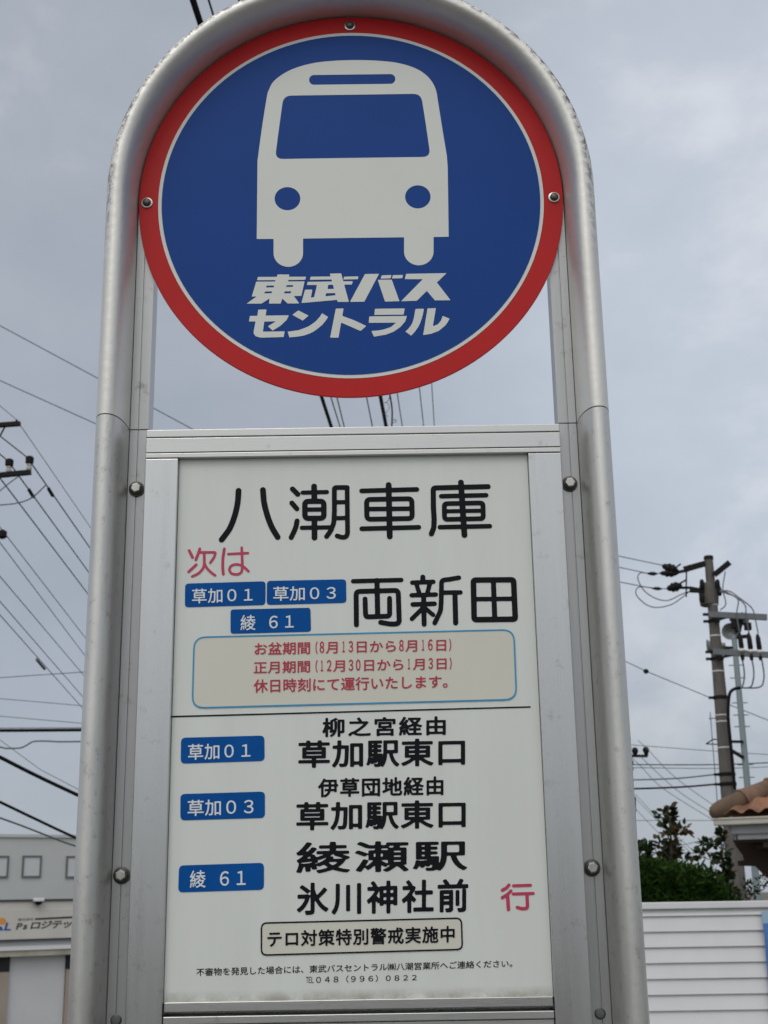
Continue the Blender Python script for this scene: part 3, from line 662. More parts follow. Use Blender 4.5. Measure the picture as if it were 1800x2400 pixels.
# clipped conifer hedge: needles thick on its shell and through its volume
hx0, hx1 = at(1290, 2060, HD).x, at(1692, 2060, HD).x
prof = [(1290, 2016), (1400, 2012), (1500, 2020), (1600, 2036), (1650, 2046), (1692, 2095)]
def htop(x):
    xs_ = [at(p[0], p[1], HD).x for p in prof]; zs_ = [at(p[0], p[1], HD).z for p in prof]; return float(np.interp(x, xs_, zs_))
HG = thing('conifer_hedge', ((hx0+hx1)/2, CAM[1]+HD+0.3, 0), 'dense dark green needle-leaved hedge rising behind the white fence', 'hedge')
pts = []; dr = []; nr = []; LL = []; WW = []
nn = 24000
for i in range(nn):
    x = random.uniform(hx0, hx1); top = htop(x); y = CAM[1]+HD+random.uniform(-0.35, 0.75)
    edge = 1 - abs((y-(CAM[1]+HD+0.2))/0.62)**3*0.22
    zt_ = 0.7 + (top-0.7)*max(0.3, edge)
    r = random.random(); z = zt_ - (random.random()**2)*0.12 if r < 0.5 else random.uniform(0.95, zt_)
    if r >= 0.5 and random.random() < 0.6: y = CAM[1]+HD-0.35+random.random()*0.12
    pts.append((x, y, z)); d = Vector((random.gauss(0, .6), random.gauss(-.25, .5), random.gauss(.55, .5))); dr.append(d); nr.append((random.gauss(0,1), random.gauss(-1,1), random.gauss(.5,1)))
    k_ = 1.0 if r < 0.5 else 1.9; LL.append(random.uniform(.035, .085)*k_**.5); WW.append(random.uniform(.006, .013)*k_)
leafmesh(pts, dr, nr, LL, WW).build('foliage', NEEDLE, HG)
tb = MB()
for x in np.linspace(hx0+0.15, hx1-0.15, 7): tb.tube([(x, CAM[1]+HD+0.25, -0.05), (x+.03, CAM[1]+HD+0.25, 0.6), (x-.02, CAM[1]+HD+0.22, 1.35)], [.03, .024, .01], 6)
tb.build('stems', BARK, HG)
# broad-leaved shrub rising over the hedge
q5 = zm(1400, 1750, 3.4025)
def P5(x, y, D): return at(*q5(x, y), D)
def shrub(name, base, branches, label, cat, leafL, leafW):
    T = thing(name, base, label, cat); st = MB(); A = ([], [], [], [], []); B = ([], [], [], [], [])
    for pl, r, cnt, spread, mixr in branches:
        st.tube(pl, [r*(1-0.75*i/(len(pl)-1)) for i in range(len(pl))], 6)
        for i in range(int(cnt*1.9)):
            t = (random.random()**0.8)*(len(pl)-1); k = min(int(t), len(pl)-2); p = Vector(pl[k]).lerp(Vector(pl[k+1]), t-k)
            ax = (Vector(pl[k+1])-Vector(pl[k])).normalized()
            d = (Vector((random.gauss(0,1), random.gauss(0,1), random.gauss(0,1))).cross(ax).normalized() + ax*random.uniform(.1, .9)).normalized()
            off = d*random.uniform(0, spread)
            S = B if random.random() < mixr else A
            S[0].append(p+off); S[1].append(d); S[2].append((random.gauss(0,1), random.gauss(-.4,1), random.gauss(.6,1))); S[3].append(leafL*random.uniform(.65, 1.25)); S[4].append(leafW*random.uniform(.7, 1.2))
    st.build('stems', BARK, T, smooth=True); leafmesh(*A, fold=.12).build('foliage', LEAF, T)
    if B[0]: put(leafmesh(*B, fold=.12).build('foliage', RLEAF, T), 'bronze-brown leaves')
    return T
D1 = 11.4
b0 = P5(590, 1300, D1); b0.z = 0
shrub('broadleaf_shrub', b0, [
  ([(b0.x, b0.y, -.03), P5(585, 950, D1), P5(590, 760, D1), P5(575, 600, D1), P5(562, 470, D1)], .016, 46, .05, .35),
  ([P5(590, 800, D1), P5(640, 700, D1-.1), P5(700, 650, D1-.15)], .007, 26, .045, .6),
  ([P5(580, 760, D1), P5(540, 640, D1+.1), P5(505, 540, D1+.1)], .007, 14, .03, .2),
  ([P5(575, 640, D1), P5(590, 560, D1), P5(590, 490, D1)], .006, 14, .03, .3),
  ([P5(590, 900, D1), P5(480, 850, D1+.1), P5(400, 840, D1+.1), P5(350, 870, D1)], .010, 46, .07, .12),
  ([P5(585, 900, D1), P5(500, 800, D1-.1), P5(490, 740, D1-.1)], .008, 20, .05, .1),
  ([P5(480, 900, D1), P5(330, 840, D1), P5(310, 770, D1)], .008, 22, .05, .1),
  ([P5(590, 930, D1), P5(560, 860, D1+.2), P5(620, 820, D1+.1)], .008, 34, .07, .35),
  ], 'leafy shrub with broad dark and bronze leaves standing above the hedge', 'shrub', .062, .040)
D2 = 11.0
b0 = P5(960, 1300, D2); b0.z = 0
shrub('climbing_shrub', b0, [
  ([(b0.x, b0.y, -.03), P5(1010, 1060, D2), P5(1000, 860, D2), P5(1010, 720, D2)], .012, 24, .05, .15),
  ([P5(1000, 830, D2), P5(930, 760, D2), P5(860, 770, D2), P5(815, 830, D2)], .006, 24, .03, .03),
  ([P5(1000, 790, D2), P5(960, 720, D2), P5(985, 690, D2)], .006, 14, .03, .1),
  ([P5(1000, 920, D2), P5(900, 900, D2), P5(800, 870, D2), P5(720, 870, D2)], .005, 12, .02, .1),
  ([P5(1000, 880, D2), P5(960, 860, D2), P5(930, 860, D2)], .004, 5, .02, .1),
  ([P5(1010, 1060, D2), P5(1040, 1000, D2), P5(1020, 930, D2)], .006, 16, .05, .1),
  ([P5(1000, 1120, D2), P5(1040, 1080, D2), P5(1020, 1020, D2)], .006, 26, .07, .15),
  ], 'loose climbing shrub with round leaves beside the concrete pole', 'shrub', .055, .045)
D3 = 11.8
b0 = P5(1150, 1300, D3); b0.z = 0
shrub('low_shrub', b0, [
  ([(b0.x, b0.y, -.03), P5(1130, 1230, D3), P5(1100, 1150, D3)], .008, 44, .09, .05),
  ([P5(1150, 1240, D3), P5(1190, 1150, D3), P5(1230, 1090, D3)], .006, 40, .08, .05),
  ([P5(1180, 1240, D3), P5(1290, 1130, D3), P5(1350, 1040, D3)], .006, 30, .06, .05),
  ([P5(1090, 1250, D3), P5(1060, 1190, D3), P5(1050, 1130, D3)], .006, 30, .08, .1),
  ], 'low small-leaved shrub at the foot of the concrete pole', 'shrub', .035, .022)

# ================================================================== TILED HOUSE (right edge)
HDD = 16.0; HA = R_(-30)
hc = at(1672, 1935, HDD)                                 # lower outer corner of the gutter
HT = Matrix.Translation(hc) @ Matrix.Rotation(HA, 4, 'Z')
HS = thing('tiled_house', (hc.x+2.5, hc.y+1.0, terr(0, hc.y)), 'house corner with a terracotta tiled hip roof and dark eaves at the right edge', 'house')
W_, Dp = 5.5, 5.5; gx = 0.0; SL = math.tan(R_(27))
def hbox(b, x0, x1, y0, y1, z0, z1, bev=0.004): return b.bbox(x0, x1, y0, y1, z0, z1, bev, T=HT)
g = MB(); hbox(g, 0, W_, 0, 0.11, 0, 0.075, .012); hbox(g, 0, 0.11, 0.112, Dp, 0, 0.075, .012)
hbox(g, -0.012, W_+.02, -0.012, 0.02, 0.062, 0.085, .006); g.build('gutter', GUTTER, HS)
f = MB(); hbox(f, 0.17, W_-.1, 0.125, 0.155, -0.10, 0.05); hbox(f, 0.125, 0.155, 0.17, Dp, -0.10, 0.05)
hbox(f, 0.23, W_-.1, 0.165, 0.19, -0.165, -0.095); hbox(f, 0.165, 0.19, 0.23, Dp, -0.165, -0.095); f.build('fascia', FASC, HS)
s_ = MB(); hbox(s_, 0.2, W_-.1, 0.2, Dp-.1, -0.185, -0.167); s_.build('soffit', SOFFIT, HS)
raf = MB()
for i in range(9): hbox(raf, 0.5+i*0.55, 0.58+i*0.55, 0.24, 0.98, -0.26, -0.187)
for i in range(6): hbox(raf, 0.24, 0.98, 0.9+i*0.55, 0.98+i*0.55, -0.26, -0.187)
raf.build('rafters', SOFFIT, HS)
zg = terr(0, hc.y)-hc.z-0.1
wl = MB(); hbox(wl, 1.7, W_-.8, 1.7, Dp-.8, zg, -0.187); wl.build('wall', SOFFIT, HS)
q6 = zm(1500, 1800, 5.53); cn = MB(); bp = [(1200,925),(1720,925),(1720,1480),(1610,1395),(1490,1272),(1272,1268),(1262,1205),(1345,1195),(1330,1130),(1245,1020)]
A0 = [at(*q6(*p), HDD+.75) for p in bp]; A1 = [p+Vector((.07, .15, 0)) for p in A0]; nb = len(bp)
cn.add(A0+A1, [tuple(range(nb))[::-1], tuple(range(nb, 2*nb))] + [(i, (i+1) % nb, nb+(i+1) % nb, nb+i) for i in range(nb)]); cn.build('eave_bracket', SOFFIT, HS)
# S-profile tiles: front slope and side slope meeting on the hip line
def slope(front):
    b = MB(); nu, nv = 150, 26; Lmax = 2.6; pit = 0.20; cour = 0.26; vs = []; ok = {}
    for j in range(nv+1):
        for i in range(nu+1):
            u = i/nu*W_; v = j/nv*Lmax
            vv = v*0.999; step = (v/cour) % 1.0
            wv = 0.055*(0.5+0.5*math.sin(2*math.pi*u/pit))**0.8
            z = 0.10 + v*SL + wv + 0.022*(1-step)
            p = Vector((u, v-0.02, z)) if front else Vector((v-0.02, u, z))
            vs.append(HT @ p); ok[(i, j)] = u >= v-0.05
    fs = [(j*(nu+1)+i, j*(nu+1)+i+1, (j+1)*(nu+1)+i+1, (j+1)*(nu+1)+i) for j in range(nv) for i in range(nu) if ok[(i, j)] and ok[(i+1, j+1)]]
    if not front: fs = [q[::-1] for q in fs]
    return b.add(vs, fs).build('roof_tiles', TERRA, HS, smooth=True, angle=50)
slope(True); slope(False)
for k in range(8):
    a, c = 0.02+k*0.27, 0.02+k*0.27+0.30
    A_ = HT @ Vector((a, a, 0.135+a*SL)); C_ = HT @ Vector((c, c, 0.155+c*SL)); b = MB()
    d = (C_-A_).normalized(); pts = [A_.lerp(C_, t) for t in (0, .04, .12, .9, 1.0)]
    if k == 0: pts = [A_-d*.05, A_-d*.04, A_-d*.01, A_+d*.05, A_+d*.12, C_]; d0 = d; rr = [.02, .055, .085, .105, .112, .108]
    else: rr = [.138, .148, .136, .108, .102]
    b.tube(pts, rr, 18); b.build('ridge_tile', [TERRB, TERRD, TERRC, TERRB, TERRC][min(k, 4)], HS, smooth=True, angle=50)

# ================================================================== WAREHOUSE (left)
WDD = 45.0; WB = R_(33)
wu = Vector((math.cos(WB), math.sin(WB), 0)); wn = Vector((math.sin(WB), -math.cos(WB), 0)); w0 = at(0, 2100, WDD)
def fac(px, py, off=0.0):                                # picture point -> (u, z) on the facade plane pushed out by off
    d = Vector(ray(px, py)); t = ((w0 + wn*off - Vector(CAM)).dot(wn))/d.dot(wn); P = Vector(CAM)+d*t; return ((P-w0).dot(wu), P.z)
WT = Matrix(((wu.x, -wn.x, 0, w0.x), (wu.y, -wn.y, 0, w0.y), (0, 0, 1, 0), (0, 0, 0, 1)))   # local: u, depth (away), z
wg = terr(w0.x, w0.y)
WHS = thing('warehouse', (w0.x+wu.x*3, w0.y+wu.y*3, wg), 'grey warehouse with a lettered fascia and a white shutter behind the sign on the left', 'warehouse')
U0, U1 = -14.0, 16.0
zr = fac(80, 1963)[1]
MB().box(U0, U1, 0, 14, wg-.1, zr, T=WT).build('wall', WH, WHS)
MB().box(U0-.1, U1+.1, -0.06, 14.1, zr+.002, zr+0.10, T=WT).build('roof', WH, WHS)
for k, (xa, xb, ya, yb) in enumerate(((-47, 18.5, 2005.5, 2057), (53.5, 95.5, 2005, 2056.5), (156, 198, 2006, 2057.5))):
    if k == 0: xa = -22
    ua, za = fac((xa), ya, .03); ub, zb3 = fac(xb, yb, .03)
    fr = MB(); t_ = 0.055
    for a, b_, c, d in ((ua, ub, za-t_, za), (ua, ub, zb3, zb3+t_), (ua, ua+t_, zb3+t_, za-t_), (ub-t_, ub, zb3+t_, za-t_)): fr.box(a, b_, -0.05, -0.001, c, d, T=WT)
    wfr = fr.build('window', WHF, WHS)
    MB().box(ua+t_, ub-t_, -0.022, -0.003, zb3+t_, za-t_, T=WT).build('pane', PANE, wfr)
PO = 0.7                                                 # projection of the canopy fascia
def band(name, y0a, y1a, o0, o1, m, xp=85):              # horizontal member from its picture rows at x = xp
    z1_, z0_ = fac(xp, y0a, o1)[1], fac(xp, y1a, o1)[1]
    return MB().box(U0, U1, -o1, -o0, z0_, z1_, T=WT).build(name, m, WHS)
band('gutter', 2107.5, 2112, 0.0, PO+.02, FTRIM)
band('canopy', 2112.3, 2134, 0.0, PO-.03, WBAR if False else FASCIA)
fb = band('fascia_sign', 2134.3, 2200, 0.0, PO, FASCIA)
band('canopy_trim', 2200.3, 2204, 0.0, PO+.03, FTRIM)
band('canopy_underside', 2204.3, 2216, 0.0, PO-.12, PANE)
band('white_bar', 2216.3, 2226, 0.0, PO-.05, WBAR)
band('stained_beam', 2226.3, 2240, 0.0, PO-.1, STAINB)
SO = 0.25
ua = fac(19, 2300, SO)[0]; ub = fac(151, 2300, SO)[0]; zs0 = fac(85, 2240, PO-.1)[1]-.003
MB().box(ua, ub, -SO, -0.002, wg, zs0, T=WT).build('shutter', SHUT, WHS)
MB().box(ub+.75, ub+.75+(ub-ua), -SO, -0.002, wg, zs0, T=WT).build('shutter', SHUT, WHS)
for u in (ua-.72, ub+.02):
    zc = fac(160, 2271, SO+.1)[1]
    p_ = MB().box(u, u+.70, -SO-.12, -0.002, wg, zc-.003, T=WT).build('pillar', BEIGE, WHS)
    MB().box(u-.004, u+.704, -SO-.13, -0.002, zc, zs0+.0, T=WT).build('pillar_cap', BLACK, p_)
lu, lz = fac(90, 2109, PO+.1)
lm = MB(); lm.bbox(lu-.16, lu+.16, -PO-.22, -PO-.03, lz-.05, lz+.06, .015, T=WT); lm.build('lamp', WBAR, WHS)
lm = MB(); lm.lathe([(.03, -.17), (.10, -.13), (.14, -.06)], 14, WT @ Matrix.Translation((lu, -PO-.12, lz))); lm.build('lamp', DARKM, WHS, smooth=True)
# lettering on the fascia
LO = PO+.006
def facl(px, py): return fac(px, py, LO)
def facflat(loops, m, name, extra=0.0):
    vs, fs = fill(loops, 0.0); b = MB(); b.add([WT @ Vector((x, -LO-extra, z)) for x, _, z in vs], fs); b.build(name, m, fb)
GF.clear()
def glyph_half_off(txt, x0=0.0):
    r = []; x = x0
    for ch in txt:
        r.append((ch, x)); x += {'P': 0.62, 's': 0.56, 'L': 0.6}.get(ch, 0.93)
    return r
def wide_loops(cl, quad, bold, shear):
    loops = []
    for ch, x in cl:
        pl = glyph(ch); h = 1/84; a = np.vstack(pl); m = bold+4*h
        xs = np.arange(a[:,0].min()-m, a[:,0].max()+m, h); ys = np.arange(a[:,1].min()-m, a[:,1].max()+m, h)
        F = poly_sd(np.stack(np.meshgrid(xs, ys), -1), pl)-bold
        for p in contours(F, xs[0], ys[0], h): q = p.copy(); q[:,0] += x+shear*p[:,1]; loops.append(q)
    a = np.vstack(loops); x0, y0 = a.min(0); x1, y1 = a.max(0); xL, xR, tL, bL, tR, bR = quad; res = []
    for p in loops:
        s = (p[:,0]-x0)/(x1-x0); v = (p[:,1]-y0)/(y1-y0)
        res.append(np.array([facl(xL+si*(xR-xL), (bL+si*(bR-bL))*(1-vi)+(tL+si*(tR-tL))*vi) for si, vi in zip(s, v)]))
    return res
facflat(wide_loops(glyph_half_off('Psロジテック'), (37, 196, 2161.5, 2180.5, 2154, 2173), .030, .22), GREYL, 'fascia_lettering')
facflat(wide_loops([('L', 0)], (9, 26, 2163, 2181.5, 2162, 2180.5), .03, .22), LOGO_B, 'fascia_lettering')
facflat(wide_loops(cells('株式会社'), (42, 79, 2152.5, 2158.5, 2151, 2157), .01, .1), GREYL, 'fascia_lettering')
facflat([np.array([facl(82, 2152), facl(82, 2156.5), facl(196, 2150.5), facl(196, 2146)])], GREYL, 'fascia_lettering')
facflat([np.array([facl(4+11*math.cos(t), 2159+8*math.sin(t)) for t in np.linspace(0, 6.2, 30)])], LOGO_O, 'fascia_logo')
facflat([np.array([facl(-14, 2168), facl(-14, 2181), facl(8, 2180.5), facl(4, 2172)])], LOGO_B, 'fascia_logo', .004)

# ================================================================== UTILITY POLES
q4 = zm(1400, 1250, 3.6875)
PDD = 27.0
def P4(x, y, D=PDD): return at(*q4(x, y), D)
ptop = P4(962, 228); pzb = terr(0, ptop.y)
UP = thing('utility_pole', (ptop.x, ptop.y, pzb), 'grey concrete utility pole with cable arms and switch box right of the sign', 'utility pole')
def vpole(top, zb, r0, r1): return [(top.x, top.y, zb-.1), (top.x, top.y, top.z)], [r1, r0]
pp, rr = vpole(ptop, pzb, .088, .235); b = MB(); b.tube([Vector(pp[0]).lerp(Vector(pp[1]), t) for t in np.linspace(0, 1, 9)], [rr[0]+(rr[1]-rr[0])*t for t in np.linspace(0, 1, 9)], 20)
b.build('shaft', CONC, UP, smooth=True)
def prad(z): t = (z-pzb)/(ptop.z-pzb); return .235+(.088-.235)*t
def zrow(y4): return P4(1000, y4).z
MB().lathe([(.10, 0), (.102, .05), (.09, .08), (.02, .09)], 16, Matrix.Translation(ptop)).build('pole_cap', DARKM, UP, smooth=True)
for y4 in (620, 888, 1195, 1575, 1630, 1855):
    z = zrow(y4); MB().lathe([(prad(z)+.004, -.014), (prad(z)+.007, 0), (prad(z)+.004, .014)], 20, Matrix.Translation((ptop.x, ptop.y, z))).build('reflective_band', PORC, UP, smooth=True)
for y4 in (700, 760, 1025, 1085, 1420, 2170, 2085):
    z = zrow(y4); r = prad(z); o = MB(); o.lathe([(r+.012, -.035), (r+.016, 0), (r+.012, .035)], 20, Matrix.Translation((ptop.x, ptop.y, z))); o.box(-r-.11, -r+.02, -.03, .03, -.025, .025, T=Matrix.Translation((ptop.x, ptop.y, z))); o.build('clamp_band', DARKM, UP)
def beam(a, c, wv=.035, hv=.035):
    b = MB(); a = Vector(a); c = Vector(c); d = (c-a).normalized(); s = d.cross(Vector((0,0,1)))
    s = s.normalized() if s.length > 1e-3 else Vector((1,0,0)); u = s.cross(d); vs = [p+s*i*wv+u*j*hv for p in (a, c) for i, j in ((-1,-1),(1,-1),(1,1),(-1,1))]
    return b.add(vs, [(3,2,1,0),(4,5,6,7),(0,1,5,4),(1,2,6,5),(2,3,7,6),(3,0,4,7)])
beam(P4(1010, 360, PDD-.1), P4(1145, 250, PDD-.25), .04, .05).build('top_bracket', DARKM, UP)
beam(P4(960, 700, PDD-.22), P4(1465, 726, PDD-.32), .04, .06).build('crossarm', GALV, UP)
beam(P4(1010, 758, PDD-.2), P4(1130, 722, PDD-.24), .022, .022).build('arm_brace', DARKM, UP)
beam(P4(1000, 1022, PDD-.24), P4(1500, 1052, PDD-.34), .04, .06).build('crossarm', GALV, UP)
beam(P4(1020, 1085, PDD-.22), P4(1200, 1045, PDD-.27), .022, .022).build('arm_brace', DARKM, UP)
beam(P4(800, 490, PDD-.1), P4(920, 495, PDD-.1), .03, .05).build('side_bracket', DARKM, UP)
beam(P4(750, 312, PDD), P4(930, 262, PDD), .03, .06).build('side_bracket', DARKM, UP)
sw = MB(); c0 = P4(975, 615); sw.lathe([(.16, -.02), (.19, .0), (.205, .12), (.20, .34), (.17, .44), (.12, .47)], 14, Matrix.Translation((c0.x, c0.y+.06, c0.z)))
sw.build('switch_box', CONC, UP, smooth=True)
for a in ((905, 440), (905, 560), (1055, 500), (1040, 440)):
    k = P4(*a, PDD-.15); MB().lathe([(.03, -.1), (.05, -.05), (.05, .05), (.03, .1)], 10, Matrix.Translation(k)).build('bushing', DARKM, UP, smooth=True)
for i, (x4, yt4, yb4) in enumerate(((1240, 860, 1000), (1318, 860, 1008), (1395, 870, 1012))):
    a, c = P4(x4-12, yt4, PDD-.33), P4(x4+8, yb4, PDD-.33)
    MB().tube([a, a.lerp(c, .25), a.lerp(c, .85), c], [.022, .05, .055, .04], 10).build('cable_sleeve', DARKM, UP, smooth=True)
    MB().lathe([(.05, -.05), (.075, -.02), (.05, .02)], 12, Matrix.Translation(P4(x4+8, yb4+6, PDD-.33))).build('insulator', PORC, UP, smooth=True)
    MB().lathe([(.03, -.07), (.045, 0), (.03, .05)], 10, Matrix.Translation(P4(x4+14, 1068, PDD-.33))).build('cable_gland', DARKM, UP, smooth=True)
# strain insulators on the three wires that end at the pole
def strain(a, c, R):
    b = MB(); n = 9; pts = [Vector(a).lerp(Vector(c), t) for t in np.linspace(0, 1, n)]; rs = [R*v for v in (.2, .55, .6, .95, .8, 1.0, .75, .55, .25)]
    b.tube(pts, rs, 10); b.build('strain_insulator', DARKM, UP, smooth=True)
strain(P4(560, 278), P4(700, 330), .11); strain(P4(540, 345), P4(700, 345), .085); strain(P4(600, 480), P4(730, 450), .11); strain(P4(430, 347), P4(520, 350), .045); strain(P4(470, 475), P4(560, 480), .04)
MB().tube([P4(600, 355), P4(720, 265)], .018, 6).build('arcing_horn', DARKM, UP); MB().tube([P4(620, 490), P4(770, 400)], .02, 6).build('arcing_horn', DARKM, UP)
MB().tube([P4(700, 335), P4(780, 320), P4(920, 262)], .035, 6).build('insulator_link', DARKM, UP); MB().tube([P4(700, 470), P4(810, 470), P4(910, 490)], .03, 6).build('insulator_link', DARKM, UP)
MB().tube([P4(770, 300), P4(768, 550)], .016, 6).build('insulator_link', DARKM, UP)
def smoothpath(pts, k=6):
    p = [np.array(v) for v in pts]; return [Vector(v) for v in catmull(p, k)]
def cable(nm, pts, r, m, label, cat='cable', group=None, sm=True):
    o = MB(); o.tube(smoothpath(pts) if sm and len(pts) > 2 else pts, r, 6); return put(o.build(nm, m), label, cat, group)
cable('jumper_cable', [P4(432, 345), P4(372, 342), P4(350, 390), P4(400, 490), P4(500, 560), P4(610, 580), P4(720, 530), P4(800, 500)], .012, WIREG, 'upper drooping jumper loop hanging left of the concrete pole')
cable('jumper_cable', [P4(480, 472), P4(372, 462), P4(335, 490), P4(345, 545), P4(430, 620), P4(530, 640), P4(660, 605), P4(800, 500)], .012, WIREG, 'lower and larger jumper loop hanging left of the concrete pole')
cable('jumper_cable', [P4(1105, 330, PDD-.2), P4(1085, 480, PDD-.2), P4(1110, 610, PDD-.2), P4(1060, 665, PDD-.15)], .012, WIREG, 'thin loop hanging on the right of the pole top')
for i, (xs4, lab) in enumerate((((1250, 1270, 1250), 'left of the three cables curving down under the lower pole arm'), ((1333, 1350, 1320), 'middle of the three cables curving down under the lower pole arm'), ((1418, 1440, 1400), 'right of the three cables curving down under the lower pole arm'))):
    cable('riser_cable', [P4(xs4[0], 1075, PDD-.33), P4(xs4[0]+18, 1180, PDD-.33), P4(xs4[1]-2, 1265, PDD-.33), P4(xs4[2], 1330, PDD-.33), P4(1230, 1335, PDD-.32)], .016, WIREG, lab)
cable('riser_cable', [P4(1235, 1333, PDD-.32), P4(1175, 1350, PDD-.3), P4(1140, 1400, PDD-.3), P4(1130, 1560, PDD-.3), P4(1140, 1700, PDD-.3), P4(1160, 1900, PDD-.3), P4(1185, 2180, PDD-.3), P5(1100, 330, PDD-.3)], .035, WIRE, 'thick black cable running down the right side of the concrete pole')
for i, (pa, lab) in enumerate((([(1060, 495), (1140, 500), (1210, 545), (1330, 640), (1360, 720), (1390, 865)], 'outermost of three leads from switch box to the cable sleeves'), ([(1060, 500), (1130, 515), (1270, 610), (1285, 720), (1310, 860)], 'middle of three leads from switch box to the cable sleeves'), ([(1060, 505), (1120, 520), (1215, 570), (1205, 700), (1230, 860)], 'innermost of three leads from switch box to the cable sleeves'))):
    cable('lead_cable', [P4(*p, PDD-.33) for p in pa], .013, WIREG, lab)
# slim steel loudspeaker pole
SD2 = 31.0; s_top = P4(1180, 880, SD2); szb = terr(0, s_top.y)
LS = thing('loudspeaker_pole', (s_top.x, s_top.y, szb), 'slim pale steel pole with grey horn loudspeakers behind the concrete pole', 'pole')
MB().tube([(s_top.x, s_top.y, szb-.1), (s_top.x, s_top.y, s_top.z)], [.095, .065], 14).build('shaft', mat('painted_steel', (0.25, 0.31, 0.33), 0.5, 0.2, 0.1, 4), LS, smooth=True)
hornm = mat('horn_grey', (0.19, 0.20, 0.20), 0.5, 0.2, 0.2, 6)
def horn(c, d, R):
    d = Vector(d).normalized(); T = Matrix.Translation(c) @ d.to_track_quat('Z', 'Y').to_matrix().to_4x4()
    b = MB(); b.lathe([(.06, -.38), (.075, -.30), (.075, -.2), (.04, -.18), (.06, -.1), (.12, -.03), (R, .04), (R*.97, .045), (R*.6, -.04), (.02, -.1)], 22, T); b.build('horn', hornm, LS, smooth=True)
horn(P4(1150, 848, SD2), (-.45, -1, -.05), .20); horn(P4(1285, 760, SD2), (.9, -.3, -.25), .18); horn(P4(965, 975, SD2), (-1, .15, 0), .16); horn(P4(1215, 760, SD2), (.2, -1, .25), .13)
for (xa, ya, wv, hv) in ((1190, 775, .09, .13), (1255, 715, .10, .07), (1300, 805, .08, .09), (1215, 830, .07, .06)):
    c = P4(xa, ya, SD2-.1); MB().bbox(c.x-wv, c.x+wv, c.y-.06, c.y+.06, c.z-hv, c.z+hv, .015).build('driver_unit', DARKM, LS)
beam(P4(1170, 900, SD2), P4(1300, 890, SD2), .04, .04).build('bracket', DARKM, LS); beam(P4(960, 985, SD2), P4(1190, 990, SD2), .03, .03).build('bracket', DARKM, LS); beam(P4(1260, 690, SD2), P4(1205, 900, SD2), .05, .05).build('bracket', DARKM, LS)
for y4 in (1140, 1250, 1465, 1570, 1670, 2000, 2110):
    a = P4(1215+(y4-1140)*.062, y4, SD2); MB().tube([(s_top.x-.18, a.y, a.z), (s_top.x+.18, a.y, a.z)], .012, 5).build('step_bolt', GALV, LS)
beam(P4(1160, 1800, SD2-.1), P4(1260, 1802, SD2-.1), .03, .03).build('bracket', DARKM, LS); beam(P4(1165, 1880, SD2-.1), P4(1262, 1940, SD2-.1), .035, .035).build('bracket', DARKM, LS)
# distant television aerial
AD = 40.0; aa = P4(1003, 2000, AD)
AE = thing('television_aerial', (aa.x, aa.y, terr(0, aa.y)), 'thin television aerial mast far behind the concrete pole', 'aerial')
MB().tube([(aa.x, aa.y, terr(0, aa.y)), tuple(P4(975, 1545, AD))], .014, 5).build('mast', WIREG, AE)
MB().tube([P4(965, 1600, AD), P4(1060, 1596, AD)], .012, 5).build('boom', WIREG, AE)
for x4 in (968, 990, 1012): MB().tube([P4(x4, 1590, AD), P4(x4, 1610, AD)], .008, 5).build('element', WIREG, AE)
MB().tube([P4(940, 1820, AD), P4(1000, 1780, AD), P4(1050, 1782, AD)], .02, 5).build('boom', DARKM, AE); MB().tube([P4(940, 1820, AD), P4(1060, 1825, AD)], .018, 5).build('boom', DARKM, AE)
# far pole, its arm showing just right of the sign post
FDD = 62.0; fp_ = P4(215, 1780, FDD)
FP = thing('utility_pole', (fp_.x, fp_.y, terr(0, fp_.y)), 'distant utility pole whose small crossarm shows beside the right sign post', 'utility pole')
MB().tube([(fp_.x, fp_.y, terr(0, fp_.y)-.1), (fp_.x, fp_.y, fp_.z)], [.2, .12], 12).build('shaft', CONC, FP, smooth=True)
beam(P4(150, 1922, FDD), P4(432, 1925, FDD), .05, .06).build('crossarm', DARKM, FP); beam(P4(432, 1925, FDD), P4(430, 1870, FDD), .04, .04).build('arm_end', DARKM, FP)
for x4, y4 in ((325, 1880), (420, 1875), (240, 1880)): MB().lathe([(.05, -.25), (.10, -.15), (.16, .0), (.12, .12), (.05, .16)], 10, Matrix.Translation(P4(x4, y4, FDD))).build('insulator', DARKM, FP, smooth=True)
for y4 in (1980, 2035, 2130): MB().lathe([(.1, -.2), (.2, 0), (.1, .2)], 10, Matrix.Translation(P4(278, y4, FDD))).build('insulator', DARKM, FP, smooth=True)
fr = MB()
for a, c in (((262, 400), (295, 400)), ((295, 400), (297, 528)), ((262, 528), (300, 528)), ((262, 460), (297, 460))):
    bx = beam(P5(*a, FDD), P5(*c, FDD), .06, .06); fr.add(bx.v, bx.f)
fr.build('cable_frame', DARKM, FP)
